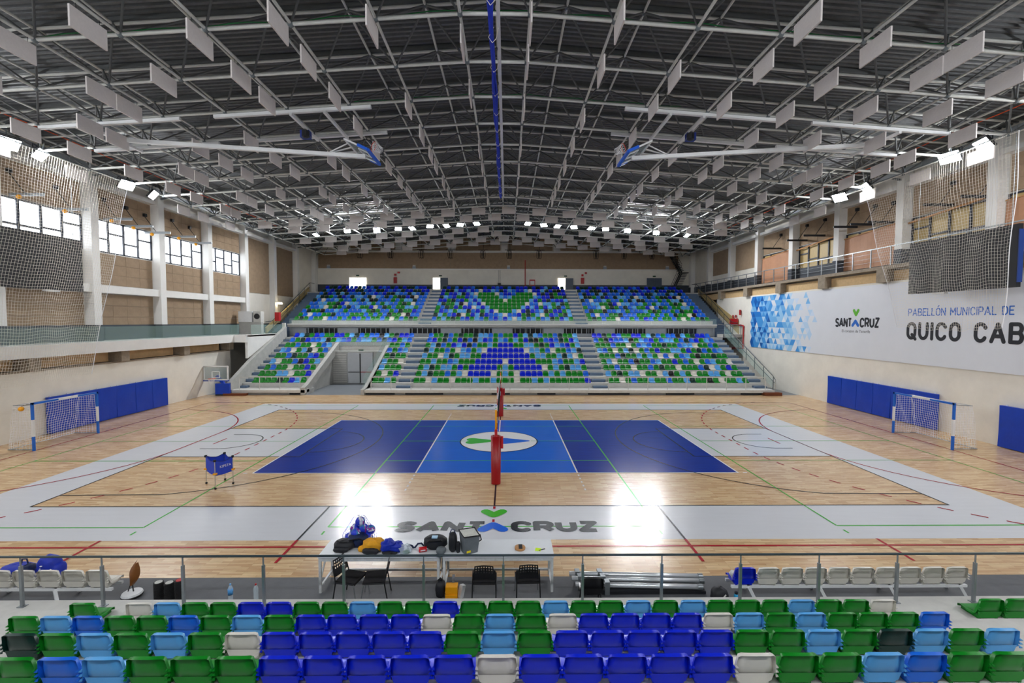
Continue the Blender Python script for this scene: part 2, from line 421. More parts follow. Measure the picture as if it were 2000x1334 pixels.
q = MB(); strokes(q, [[(-4.5,0),(-1.3,0)], [(1.5,0),(4.5,0)]], .05, fl(Z5+.0035), 0, False); q.build('green_court_lines', P_GREEN, floor)
def floor_logo(s):
    def F(z): return lambda u, v: (s*u, s*v, z)
    letters(floor, P_LOGOK, 'SANT', -2.60, -9.14, .47, .19, F(Z5+.002), sx=1.02, gap=.44, round_=False, slant=.12)
    letters(floor, P_LOGOK, 'CRUZ', .58, -9.14, .47, .19, F(Z5+.002), sx=1.02, gap=.44, round_=False, slant=.0)
    q = MB(); strokes(q, [[(-.24,-7.92),(0,-8.18),(.24,-7.92)]], .30, F(Z5+.003)); q.build('floor_chevron_green', P_LOGOG, floor)
    q = MB(); strokes(q, [[(-.27,-9.08),(0,-8.80),(.27,-9.08)]], .30, F(Z5+.003)); q.build('floor_chevron_blue', P_LOGOB, floor)
floor_logo(1); floor_logo(-1)

# ------------------------------------------------------------------ side walls
PIL = [5.45+5.13*i for i in range(-8, 7)]      # near edges of the pillars, 0.5 m wide
BOARD_ME = {}
def boards(parent, sgn, y0, y1, z0, z1, m):
    ny = max(1, round((y1-y0)/1.1)); nz = max(1, round((z1-z0)/.62)); w_ = (y1-y0)/ny; h_ = (z1-z0)/nz
    key = (round(w_, 3), round(h_, 3))
    if key not in BOARD_ME: BOARD_ME[key] = [MB().box(-.03-.004*k, .03, .006, w_-.006, .006, h_-.006).mesh('fibre_board', m) for k in range(3)]
    for j in range(nz):
        for i in range(ny): link('fibre_board', random.choice(BOARD_ME[key]), parent, (sgn*23.965, y0+i*w_ if sgn > 0 else y0+(i+1)*w_, z0+j*h_), (0, 0, 0 if sgn > 0 else math.pi))
def side(sgn):
    def X(a): return sgn*a
    def bx(mb, a0, a1, y0, y1, z0, z1, mi=0):
        x0, x1 = sorted((X(a0), X(a1))); mb.box(x0, x1, y0, y1, z0, z1, mi)
    name = 'wall_left' if sgn < 0 else 'wall_right'
    a_low = 22.35 if sgn < 0 else 22.8
    z_low = 3.25 if sgn < 0 else 8.0
    mb = MB()
    bx(mb, a_low, a_low+.25, -36, 27.4 if sgn > 0 else 16.4, 0, z_low)                     # lower wall
    bx(mb, 24.0, 24.3, -36, 37, 0, 9.70)                                  # wall behind the galleries
    bx(mb, 24.0, 24.3, -36, 37, 11.68, 17)
    wall = struct(mb, name, WHITE_WALL)
    mb = MB()
    for i, y in enumerate(PIL):                                           # wall between the windows
        bx(mb, 24.0, 24.3, y-.02, y+.62, 9.70, 11.68)
    bx(mb, 24.0, 24.3, 21.0, 37, 9.70, 11.68)
    bx(mb, 24.0, 24.3, -36, -30.5, 9.70, 11.68)
    mb.build('window_piers', WHITE_WALL, wall)
    z_g = 4.42 if sgn < 0 else 8.9
    for y in PIL:
        p = MB(); bx(p, 23.45, 24.05, y, y+.5, z_g if sgn < 0 else z_g, 14.6); p.build('pillar', PILLAR, wall)
    # fibre board panels in each bay
    for i, y in enumerate(PIL):
        y0, y1 = y+.75, y+5.13-.12
        if y > 31: break
        if y < -10: continue
        if y > 20.5:
            p = MB(); bx(p, 23.93, 24.0, y0+.2, y1, 8.3 if sgn < 0 else 10.8, 13.4); p.build('fibre_panel', BEIGE, wall)
        else:
            if sgn < 0:
                boards(wall, sgn, y0, y1, 4.45, 7.22, BEIGE)
                boards(wall, sgn, y0, y1, 7.78, 9.66, BEIGE)
            boards(wall, sgn, y0, y1, 11.72, 13.45, BEIGE)
        t = MB(); bx(t, 23.6, 24.0, y+.5, y+5.13, 13.5, 13.75); t.build('wall_beam', PILLAR, wall)
        if sgn < 0 and y < 20:
            t = MB(); bx(t, 23.55, 24.0, y+.5, y+5.13, 7.26, 7.72); t.build('wall_beam', PILLAR, wall)
    # dark painted band along the back of the gallery
    d = MB(); bx(d, 23.90, 23.99, -36, 36.6, z_g, 5.35 if sgn < 0 else 9.9)
    for y in PIL: bx(d, 23.42, 23.46, y-.01, y+.51, z_g, 5.35 if sgn < 0 else 9.9); bx(d, 23.46, 23.9, y-.02, y, z_g, 5.35 if sgn < 0 else 9.9)
    d.build('painted_band', DARKBAND, wall)
    return wall
wall_left = side(-1); wall_right = side(1)

# windows with daylit panes in black frames (left), covered ones (right)
FRAME = mat('window_frame_black', rgb(40, 46, 60), 0.5)
wi = 0
def window(y0, y1, sgn, seed):
    global wi; wi += 1
    z0, z1 = 9.72, 11.66
    root = link('window_%d' % wi, None); root['kind'] = 'structure'
    n = 4; wdt = (y1-y0)/n
    split = [0.42, 0.62, 0.38, 0.62] if seed % 2 == 0 else [0.34, 0.34, 0.4, 0.66]
    fr = MB()
    def bar(ya, yb, za, zb): 
        xs = sorted((sgn*23.98, sgn*24.10)); fr.box(xs[0], xs[1], ya, yb, za, zb)
    bar(y0, y1, z0, z0+.07); bar(y0, y1, z1-.07, z1)
    for i in range(n+1): bar(y0+i*wdt-.055, y0+i*wdt+.055, z0, z1)
    panes = []
    for i in range(n):
        h = z0+(z1-z0)*split[i]
        bar(y0+i*wdt, y0+(i+1)*wdt, h-.05, h+.05)
        for za, zb in ((z0+.05, h-.03), (h+.03, z1-.05)):
            p = MB(); xs = sorted((sgn*24.05, sgn*24.07))
            p.box(xs[0], xs[1], y0+i*wdt+.035, y0+(i+1)*wdt-.035, za, zb); panes.append(p)
    fr.build('window_frame', FRAME, root)
    for p in panes: p.build('pane', PANE if sgn < 0 else PANE_Y, root)
    return root
PANE_Y = mat('curtained_pane', rgb(170, 146, 92), 0.5, var=0.1, vscale=6, emit=0.04, ecol=(1.0, 0.8, 0.42, 1))
for i, y in enumerate(PIL):
    if -17 < y < 20.5: window(y+.62, y+5.10, -1, i)
for i, y in enumerate(PIL):
    if -17 < y < 20.5: window(y+.62, y+5.10, 1, i)
# tarpaulins over some of the right-hand windows
TARP = mat('brown_tarpaulin', rgb(184, 136, 104), 0.6, var=0.15, vscale=1.5, bump=0.3, bscale=4)
WOODBAR = mat('raw_timber', rgb(190, 140, 90), 0.7, var=0.15, vscale=4)
for n, (y0, lbl) in enumerate(((16.2, 'farther brown tarpaulin hung over a right-hand gallery window'), (5.95, 'nearer brown tarpaulin half behind the right-hand safety net'), (-4.3, 'brown tarpaulin over the window nearest the camera on the right'))):
    q = MB(); q.grid(lambda u, v: (23.86+.02*math.sin(u*17+v*3), y0+.0+u*4.6, 9.15+(2.45-.3*u)*v), 16, 6)
    t = thing('tarpaulin', lbl, 'tarpaulin', group='tarpaulins over the gallery windows')
    q.build('sheet', TARP, t); q = MB().bar((23.84, y0-.1, 11.62), (23.84, y0+4.6, 11.34), .06); q.build('batten', WOODBAR, t)
for n, (y0, lbl) in enumerate(((11.08, 'slanting timber batten above the yellow curtained gallery window'), (.82, 'timber batten over the window behind the right safety net'))):
    tag(MB().bar((23.8, y0+.1, 11.75), (23.8, y0+5.0, 11.35), .09).build('timber_batten', WOODBAR), lbl, 'batten', 'timber battens')
# ------------------------------------------------------------------ left gallery, right gallery
gal = thing('gallery_balcony', 'white-fronted balcony with green glass along the left wall', 'balcony')
MB().box(-24.0, -21.9, -30, 15.9, 4.30, 4.42).build('deck', CONC, gal)
MB().box(-21.95, -21.7, -30, 15.9, 3.86, 4.45).build('fascia', PILLAR, gal)
MB().box(-21.95, -20.75, 15.9, 16.15, 3.86, 4.45).build('return_fascia', PILLAR, gal)
MB().prism([(16.1,2.55),(16.1,4.45),(20.9,4.45)], 0, -20.95, -20.75).build('stair_cheek', PILLAR, gal)
MB().box(-24.0, -20.75, 16.15, 22.3, 4.30, 4.42).build('deck', CONC, gal)
for i in range(26):
    y = -30 + i*1.8
    MB().box(-21.84, -21.81, y+.02, y+1.78, 4.45, 5.28).build('glass_panel', GLASSG, gal)
for i in range(4):
    y = 16.8+i*1.4
    MB().box(-20.87, -20.85, y+.02, y+1.38, 4.45, 5.28).build('glass_panel', GLASSG, gal)
MB().box(-20.98, -20.72, 22.3, 22.55, 4.42, 5.4).build('end_post', PILLAR, gal)
# recess under the left gallery: beige strip, concrete corbels, ledge
rec = MB().box(-22.9, -22.75, -30, 16.2, 3.2, 3.95); rec.build('soffit_panel', mat('soffit_board', rgb(222, 184, 136), .9, var=.2, vscale=2), wall_left)
MB().box(-22.75, -22.3, -30, 16.3, 3.16, 3.25).build('wall_ledge', CONC_OLD, wall_left)
for y in PIL:
    if y < 16.5: MB().box(-22.8, -21.98, y-.02, y+.55, 3.26, 3.86).build('corbel', CONC_OLD, wall_left)
MB().box(-24.0, -22.7, 15.6, 15.75, 0, 4.3).build('passage_wall', mat('passage_shade', rgb(40, 38, 40), .8), wall_left)  # dark sheet stands for the shade inside the passage opening

galr = thing('gallery_balcony', 'high concrete gallery with railing along the right wall', 'balcony')
MB().box(22.55, 24.0, -30, 33.5, 8.72, 8.92).build('deck', CONC_OLD, galr)
ON = mat('corbel_rust_board', rgb(196, 120, 60), .9, var=.2, vscale=3)
SOFF = mat('ribbed_board', rgb(206, 176, 132), .9, var=.15, vscale=6)
for y in PIL:
    if y > 30: continue
    MB().box(22.5, 23.1, y-.1, y+.6, 7.95, 8.72).build('corbel', CONC_OLD, galr)
    MB().box(22.95, 23.05, y+.7, y+5.0, 8.0, 8.62).build('soffit_panel', SOFF, galr)
    MB().box(22.86, 22.95, y+.62, y+.85, 8.0, 8.7).build('corbel_reveal', ON, galr)
MB().bar((22.62, -30, 10.02), (22.62, 33, 10.02), .06).build('handrail', STEEL, galr)
for i in range(36):
    y = -18 + i*1.45
    MB().bar((22.62, y, 8.9), (22.62, y, 10.02), .05).build('rail_post', STEEL, galr)
for z in (9.25, 9.5, 9.76):
    MB().tube((22.62, -30, z), (22.62, 33, z), .008, 5).build('rail_wire', STEEL, galr)

# ------------------------------------------------------------------ far wall and near end wall
fw = struct(MB().box(-24.3, 24.3, 36.7, 37, 0, 17.2), 'wall_far', WHITE_WALL)
struct(MB().box(-24.3, 24.3, -36.4, -36, 0, 17.2), 'wall_near', WHITE_WALL)
MB().box(-23.3, 22.0, 36.6, 36.7, 12.2, 14.2).build('fibre_panel', BEIGE, fw)
for i in range(11): MB().box(-23.3+i*4.13-.012, -23.3+i*4.13+.012, 36.585, 36.6, 12.2, 14.2).build('panel_joint', CONC_OLD, fw)
MB().box(-24, 24, 36.45, 36.7, 14.2, 14.4).build('wall_beam', PILLAR, fw)
MB().box(-24, 24, 36.6, 36.7, 12.06, 12.2).build('wall_beam', PILLAR, fw)
for i in range(-3, 4):
    MB().box(i*6.6-.35, i*6.6+.35, 36.5, 36.7, 14.4, 16.6).build('pilaster', PILLAR, fw)
    MB().box(i*6.6+.5, i*6.6+6.1, 36.62, 36.7, 14.5, 16).build('fibre_panel', BEIGE, fw)
MB().box(-24, 24, 36.66, 36.7, 8.9, 10.2).build('painted_band', DARKBAND, fw)
for s in (-1, 1): MB().box(s*24-.5, s*24+.5, 36.1, 36.7, 4.4, 14.4).build('pillar', PILLAR, fw)
DOORG = mat('grey_steel_door', rgb(74, 86, 102), .5, var=.08, vscale=3)
DAYDOOR = mat('daylight_opening', (1, .97, .9, 1), .5, emit=3.2, ecol=(1.0, .93, .80, 1))
SIGN_G = mat('exit_sign_green', rgb(20, 70, 50), .5)
for n, (x0, x1, lit, lx0, lx1) in enumerate(((-19.46,-17.4,(-19.46,-17.4),0,0), (-8.96,-7.09,(-8.96,-8.06),-8.06,-7.09), (6.82,8.71,(6.82,7.73),7.73,8.71), (18.07,19.96,None,0,0))):
    d = link('door_%d' % (n+1), None); d['kind'] = 'structure'
    if lit:
        MB().box(lit[0], lit[1], 36.64, 36.66, 8.95, 11.05).build('daylit_opening', DAYDOOR, d)
        MB().box(lit[0]-.08, lit[0], 36.55, 36.66, 8.95, 11.12).build('door_frame', PILLAR, d)
        MB().box(lit[0], lit[1], 36.55, 36.66, 11.05, 11.12).build('door_frame', PILLAR, d)
        if n == 0: MB().box(-18.45, -18.37, 36.6, 36.66, 8.95, 11.05).build('door_frame', PILLAR, d)
        if lx1: MB().box(lx0, lx1, 36.5, 36.56, 8.95, 11.05).build('door_leaf', DOORG, d)
    else:
        MB().box(18.07, 19.0, 36.58, 36.64, 8.95, 11.1).build('door_leaf', DOORG, d)
        MB().box(19.03, 19.96, 36.58, 36.64, 8.95, 11.1).build('door_leaf', DOORG, d)
    lab = ['green exit sign over the wide bright doorway at far left', 'green exit sign over the bright doorway left of centre', 'green exit sign over the bright doorway right of centre', 'green exit sign over the grey double doors at far right'][n]
    tag(MB().box((x0+x1)/2-.18, (x0+x1)/2+.18, 36.58, 36.65, 11.24, 11.40).build('exit_sign', SIGN_G), lab, 'sign', 'exit signs on the far wall')
SIREN = mat('speaker_grey', rgb(150, 160, 174), .5)
for x, l in ((-22.0, 'leftmost'), (-11.3, 'second from left'), (.55, 'central'), (12.7, 'second from right'), (20.6, 'rightmost')):
    t = thing('wall_speaker', 'small grey wall speaker on far panel ledge, %s of five' % l, 'speaker', (x, 36.5, 12.2), 0, 'far wall speakers')
    MB().box(-.2, .2, -.12, .1, 0, .24).build('cabinet', SIREN, t); MB().box(-.17, .17, -.11, .1, .25, .42).build('horn', CONC_LT, t)
for x, l in ((-13.7, 'left'), (9.9, 'right')):
    t = thing('fire_cabinet', 'dark red fire hose cabinet on far wall, %s of the doorways' % l, 'cabinet', (x, 36.6, 10.35), 0, 'far wall fire cabinets')
    MB().box(-.2, .2, -.12, .08, 0, .75).build('box_body', REDPAINT, t)
    MB().box(-.13, .13, -.04, .08, .95, 1.2).build('alarm_plate', REDPAINT, t)
    MB().box(.3, .55, -.1, .08, 1.25, 1.45).build('bell', REDPAINT, t)
t = thing('fire_cabinet', 'red framed fire cabinet beside the red pipe on far wall', 'cabinet', (3.55, 36.6, 10.1), 0, 'far wall fire cabinets')
MB().box(-.35, .35, -.12, .08, 0, .75).build('box_body', REDPAINT, t); MB().box(-.27, .27, -.14, -.12, .1, .6).build('door_panel', WHITEM, t)
tag(MB().tube((2.65, 36.6, 9.0), (2.65, 36.6, 13.3), .05, 8).build('standpipe', REDPAINT), 'thin dark red standpipe rising on the far wall', 'pipe')
t = thing('wall_camera', 'small black camera box with two conduits on far wall', 'camera', (-.62, 36.55, 9.9))
MB().box(-.2, .2, -.15, .1, .15, .5).build('camera_box', BLACKM, t)
for dx in (-.1, .12): MB().tube((dx, .1, .5), (dx, .1, 2.2), .02, 6).build('conduit', CONC, t)

# ------------------------------------------------------------------ far grandstand
gs = thing('grandstand', 'grey concrete two-tier grandstand filling the far end', 'grandstand', (0,0,0))
LY = lambda k: 14.87+.89*k       # front of seat row k (lower)
LZ = lambda k: .72+.419*k
UY = lambda k: 24.12+.877*k
UZ = lambda k: 5.66+.404*k
VX0, VX1 = -15.25, -10.45
MB().box(-20.6, VX0+.35, 13.3, 14.0, .16, .38).build('front_slab', CONC_LT, gs)
MB().box(VX1-.05, 20.9, 13.3, 14.0, .16, .38).build('front_slab', CONC_LT, gs)
MB().box(-20.5, VX0+.35, 13.55, 14.9, 0, .37).build('plinth', CONC, gs)
MB().box(VX1-.05, 20.9, 13.55, 14.9, 0, .37).build('plinth', CONC, gs)
for x0, x1 in ((-20.2,-19.4),(-16.2,-15.2),(-10.4,-8.2),(-7.4,-4.5),(-.8,.6),(2.7,4.1),(6.6,9.8),(12.6,14.8),(18.4,20.6)):
    MB().box(x0, x1, 13.50, 13.56, .0, .14).build('dark_recess_strip', BLACKM, gs)  # dark strips set in the recess under the slab edge
for k in range(9):
    y0, z1 = LY(k)-.05, LZ(k)
    y1 = LY(k)+.89-.05 if k < 8 else 23.6
    if k < 7:
        MB().box(-20.5, VX0+.18*0, y0, y1, 0, z1).build('tread', CONC_LT, gs)
        MB().box(VX1, 20.9, y0, y1, 0, z1).build('tread', CONC_LT, gs)
    else:
        MB().box(-20.5, 20.9, y0, y1, max(3.0, z1-.5), z1).build('tread', CONC_LT, gs)
MB().box(-20.5, VX0, 21.0, 23.6, 0, 3.2).build('core_block', CONC, gs)
MB().box(VX1, 20.9, 21.0, 23.6, 0, 3.2).build('core_block', CONC, gs)
# painted aisle steps
for x0, x1 in ((-20.5, -19.95), (-8.32, -7.2), (7.2, 8.32), (19.95, 20.9)):
    for k in range(9):
        MB().box(x0, x1, LY(k)-.47, LY(k)-.05, LZ(k)-.419, LZ(k)-.20).build('aisle_step', STEP, gs)
# vomitory
W = MB(); W.prism([(13.3,0),(13.3,.55),(14.0,.75),(20.6,3.65),(21.0,3.65),(21.0,3.1),(13.75,0)], 0, VX0-.02, VX0+.3); W.build('stair_parapet', CONC, gs)
W = MB(); W.prism([(13.3,0),(13.3,.42),(14.0,.5),(20.6,3.4),(20.6,3.0),(13.9,0)], 0, VX1-.28, VX1); W.build('stair_parapet', CONC, gs)
MB().prism([(13.6,0),(13.8,.5),(20.6,3.2),(20.6,0)], 0, VX0, VX0+.05).build('passage_wall', CONC, gs)
MB().prism([(13.6,0),(13.8,.4),(20.6,3.2),(20.6,0)], 0, VX1-.05, VX1).build('passage_wall', CONC, gs)
MB().box(VX0, VX1, 20.55, 20.85, 2.85, 3.25).build('lintel', CONC_LT, gs)
MB().box(VX0, VX1, 19.62, 21.0, 2.8, 2.9).build('passage_ceiling', CONC, gs)
for i in range(8):
    t0, t1 = i/8, (i+1)/8
    a = (VX1-.14, 13.5+7.0*t0, .45+2.95*t0); c = (VX1-.14, 13.5+7.0*t1, .45+2.95*t1)
    q = MB(); q.prism([(a[1],a[2]),(c[1],c[2]),(c[1],c[2]+.85),(a[1],a[2]+.85)], 0, VX1-.15, VX1-.13); q.build('glass_panel', GLASSG, gs)
for i in range(3):
    x = VX0+.3+i*1.55
    MB().box(x, x+1.5, 20.6, 20.62, 3.35, 4.0).build('glass_panel', GLASSG, gs)
MB().box(VX0, VX1, 20.55, 20.68, 3.25, 3.36).build('glass_shoe', GALV, gs)
DOORW = mat('pale_grey_door', rgb(186, 190, 194), .5, var=.06, vscale=3)
d = link('door_5', None); d['kind'] = 'structure'
MB().box(VX0, -13.9, 19.6, 19.7, 0, 2.8).build('louvre_panel', CONC, d)
for i in range(13): MB().box(VX0+.1, -13.98, 19.56, 19.6, .15+i*.2, .24+i*.2).build('louvre_slat', CONC_LT, d)
MB().box(-13.86, -12.76, 19.52, 19.6, .03, 2.78).build('door_leaf', DOORW, d)
MB().box(-12.72, -11.62, 19.52, 19.6, .03, 2.78).build('door_leaf', DOORW, d)
MB().box(-11.58, VX1, 19.6, 19.7, 0, 2.8).build('louvre_panel', CONC, d)
MB().bar((-13.8, 19.46, 1.05), (-12.8, 19.46, 1.05), .05).build('panic_bar', BLACKM, d)
MB().bar((-12.68, 19.46, 1.05), (-11.7, 19.46, 1.05), .05).build('panic_bar', REDPAINT, d)
MB().box(-12.79, -12.69, 19.5, 19.53, .1, 2.7).build('meeting_stile', BLACKM, d)
tag(MB().box(-13.2, -12.75, 20.5, 20.55, 2.9, 3.0).build('exit_sign', SIGN_G), 'small green exit sign above the grey double doors under the stand', 'sign')
# left flank parapet and right flank
W = MB(); W.prism([(13.3,.0),(13.3,.95),(13.9,1.25),(16.1,2.4),(22.2,5.05),(22.2,4.1),(14.9,.5)], 0, -20.8, -20.5); W.build('flank_parapet', CONC, gs)
# low front railings
def frail(x0, x1, lab):
    t = thing('front_railing', lab, 'railing', (0, 13.55, .38), 0, 'railings at the foot of the far stand')
    MB().bar((x0, 0, .95), (x1, 0, .95), .05).build('top_rail', CONC_LT, t)
    n = max(2, round((x1-x0)/1.55))
    for i in range(n+1): MB().bar((x0+(x1-x0)*i/n, 0, 0), (x0+(x1-x0)*i/n, 0, .95), .045).build('rail_post', CONC_LT, t)
frail(-20.0, -15.4, 'short pale railing at the foot of the far stand left of the passage')
frail(-10.0, 20.3, 'long pale railing at the foot of the far stand')
# upper tier
MB().box(-20.9, 20.9, 23.2, 24.2, 5.02, 5.22).build('upper_slab', CONC, gs)
MB().box(-20.9, 20.9, 23.12, 24.2, 5.22, 5.34).build('upper_nosing', PILLAR, gs)
MB().box(-20.9, 20.9, 23.6, 23.9, 4.07, 5.02).build('mid_wall', mat('mid_wall_grey', rgb(160, 166, 172), .8, var=.08, vscale=3), gs)
for i in range(-4, 4):
    x0 = i*5.04+.93
    w_ = MB().box(x0, x0+3.0, 23.55, 23.62, 4.42, 4.9); o = w_.build('low_window', mat('dark_window', rgb(18, 20, 24), .2), gs)
    for j in range(6): MB().box(x0+.2+j*.5, x0+.26+j*.5, 23.50, 23.55, 4.42, 4.9).build('window_bar', STEEL, gs)
for i in range(28):
    x = -20.5+i*1.52
    MB().bar((x, 23.3, 4.07), (x, 23.3, 5.0), .03).build('rail_post', STEEL, gs)
for k in range(10):
    y0, z1 = UY(k)-.05, UZ(k)
    y1 = UY(k)+.877-.05 if k < 9 else 36.7
    MB().box(-20.9, 20.9, y0, y1, max(5.0, z1-.6), z1).build('tread', CONC_LT, gs)
MB().box(-23.9, 23.9, 31.6, 36.7, 8.6, 8.95).build('top_walkway', CONC, gs)
MB().box(-20.9, 20.9, 23.9, 31.6, 4.9, 5.1).build('upper_soffit', CONC, gs)
for i in range(26):
    x = -20.7+i*1.6
    MB().box(x, x+1.57, 23.2, 23.215, 5.34, 5.85).build('glass_panel', GLASSG, gs)
for x0, x1 in ((-8.32, -7.15), (7.15, 8.32)):
    for k in range(10):
        MB().box(x0, x1, UY(k)-.47, UY(k)-.05, UZ(k)-.404, UZ(k)-.2).build('aisle_step', STEP, gs)
# side stairs of the upper tier
for s in (-1, 1):
    for k in range(20):
        x0, x1 = sorted((s*20.9, s*22.4))
        MB().box(x0, x1, 23.2+k*.43, 23.2+(k+1)*.43+.02, 4.4+.22*k-.4, 4.4+.22*(k+1)).build('stair_step', STEP, gs)
    lab = 'sloping handrail of the %s stair beside the upper stand' % ('left' if s < 0 else 'right')
    t = thing('stair_handrail', lab, 'handrail', (s*22.35, 0, 0), 0, 'upper stand stair handrails')
    MB().path([(0,22.0,5.5),(0,23.2,5.6),(0,31.8,10.0),(0,33.0,10.0)], .03, 6).build('top_rail', DARKSTEEL, t)
    MB().path([(0,23.2,5.1),(0,31.8,9.5)], .02, 6).build('mid_rail', DARKSTEEL, t)
    for k in range(7): MB().bar((0, 23.4+k*1.4, 4.6+k*.72), (0, 23.4+k*1.4, 5.7+k*.72), .035).build('rail_post', DARKSTEEL, t)
YEL = mat('sodium_light_tint', rgb(186, 164, 112), .8, var=.08, vscale=2)  # yellow lamp light on the stair walls is put into their colour
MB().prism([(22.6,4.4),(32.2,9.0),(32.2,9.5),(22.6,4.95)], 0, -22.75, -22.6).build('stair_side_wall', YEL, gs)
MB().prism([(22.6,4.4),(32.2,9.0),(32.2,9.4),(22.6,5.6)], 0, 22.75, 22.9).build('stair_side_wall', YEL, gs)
for s, l in ((-1, 'left'),): 
    t = thing('bulkhead_lamp', 'small warm bulkhead lamp above the left stair of far stand', 'lamp', (-23.3, 26.6, 7.35))
    MB().box(-.1, .1, -.4, .4, 0, .15).build('lamp_tube', mat('warm_lamp', (1, .85, .5, 1), .4, emit=14, ecol=(1, .8, .45, 1)), t); MB().box(-.14, .0, -.45, .45, .13, .2).build('lamp_tray', WHITEM, t)
# right flank glass rail with steel handrail
t = thing('stair_handrail', 'long bright steel handrail with glass at the right foot of far stand', 'handrail', (21.05, 0, 0), 0)
MB().path([(0,13.5,.38),(0,13.5,1.15),(0,13.9,1.45),(0,22.0,5.3),(0,23.2,5.35)], .035, 8).build('top_rail', GALV, t)
MB().path([(0,13.6,.9),(0,22.0,4.8)], .02, 6).build('mid_rail', DARKSTEEL, t)
for i in range(6):
    y0 = 13.8+i*1.36; z0 = .45+i*.648
    MB().prism([(y0,z0),(y0+1.32,z0+.63),(y0+1.32,z0+1.4),(y0,z0+.77)], 0, -.012, .012).build('glass_panel', GLASSG, t)
    MB().bar((0, y0, z0-.1), (0, y0, z0+.9), .035).build('rail_post', DARKSTEEL, t)
MB().box(20.95, 22.75, 22.0, 27.4, 4.1, 4.4).build('landing', CONC, gs)
t = thing('landing_railing', 'grey glazed landing rail below the red fire cabinet on right', 'railing', (21.1, 22.0, 4.4))
MB().bar((0,0,.95), (1.6,0,.95), .05).build('top_rail', STEEL, t)
for i in range(3): MB().bar((i*.78,0,0), (i*.78,0,.95), .05).build('rail_post', STEEL, t)
MB().box(.03, 1.55, -.01, .01, .1, .85).build('glass_panel', GLASSG, t)
tag(MB().box(20.0, 21.3, 13.0, 13.5, 0, .22).build('timber_step', mat('brown_timber', rgb(112, 58, 30), .6, var=.15, vscale=4)), 'low brown timber step at the right corner of far stand', 'step')
tag(MB().box(-20.9, -19.2, 12.95, 13.28, 0, .16).build('timber_step', MATS['brown_timber']), 'low brown timber step at the left corner of far stand', 'step')
# ------------------------------------------------------------------ seats
SEATC = {'B': ('royal blue', rgb(0, 36, 214)), 'M': ('azure blue', rgb(22, 108, 226)), 'L': ('light blue', rgb(92, 172, 236)),
         'G': ('green', rgb(6, 134, 30)), 'D': ('dark green', rgb(8, 50, 44)), 'K': ('black', rgb(24, 24, 28)), 'W': ('white', rgb(226, 222, 212))}
SEATM = {k: mat('seat_plastic_'+v[0].replace(' ', '_'), v[1], 0.3, var=0.05, vscale=5, spec=0.5) for k, v in SEATC.items()}
def seat_mesh(hi):
    # seat faces +Y, origin at the front edge of the tread it sits on; y runs from .03 (lip) back to -.44
    prof = [(.01,.02),(.005,.07),(-.04,.085),(-.16,.075),(-.29,.09),(-.345,.13),(-.372,.24),(-.390,.365),(-.396,.41)]
    wid =  [.205,     .212,     .22,       .225,      .228,      .228,      .212,      .192,     .160]
    if not hi:
        idx = [0,1,3,5,7,8]; prof = [prof[i] for i in idx]; wid = [wid[i] for i in idx]
    nx = 8 if hi else 4
    mb = MB()
    n = len(prof)
    def P(i, t):       # t -1..1
        y, z = prof[i]; w_ = wid[i]
        e = max(0, abs(t)-.55)/.45
        up = (.035 if i >= (5 if hi else 3) else .012)*e*e
        if i >= (5 if hi else 3): return (t*w_, y+up*1.3, z - (.03*e*e if i == n-1 else 0))
        return (t*w_, y, z+up)
    vs = [P(i, -1+2*j/nx) for i in range(n) for j in range(nx+1)]
    fs = [(i*(nx+1)+j, i*(nx+1)+j+1, (i+1)*(nx+1)+j+1, (i+1)*(nx+1)+j) for i in range(n-1) for j in range(nx)]
    mb.add(vs, fs)
    if hi:
        # turned rim around the back: a flange that runs down both sides and over the top
        rim = [(i, -1) for i in range(3, n)] + [(n-1, -1+2*j/nx) for j in range(1, nx)] + [(i, 1) for i in range(n-1, 2, -1)]
        a = [Vector(P(i, t)) for i, t in rim]
        o = []
        for (i, t), p in zip(rim, a):
            out = Vector((math.copysign(.012, t) if abs(t) > .9 else 0, -.045 if i >= 5 else -.01, -.022 if i < 5 else -.006))
            o.append(p+out)
        m_ = len(a); mb.add(a+o, [(k, k+1, m_+k+1, m_+k) for k in range(m_-1)])
        mb.add([(-.215,-.352,.145),(.215,-.352,.145),(.19,-.345,.06),(.13,-.335,.02),(-.13,-.335,.02),(-.19,-.345,.06)], [(0,1,2,3,4,5)])
        # side ribs and the bracket down to the tread
        for s in (-1, 1):
            for z in (.14, .19, .24):
                mb.add([(s*.222,-.36,z+.02),(s*.245,-.40,z),(s*.222,-.37,z-.02),(s*.20,-.405,z)], [(0,1,2),(0,3,1),(1,3,2)])
            mb.box(s*.15-.02, s*.15+.02, -.33, -.02, 0, .085)
        mb.box(-.12, .12, -.30, -.26, 0, .08)
    else:
        mb.box(-.19, .19, -.33, .0, 0, .07)
    return mb
HI = seat_mesh(True); LO = seat_mesh(False)
HI_ME = {k: HI.mesh('seat_'+k, SEATM[k], True) for k in SEATM}
LO_ME = {k: LO.mesh('seat_far_'+k, SEATM[k], True) for k in SEATM}
for me in HI_ME.values():
    pass
PITCH = .472
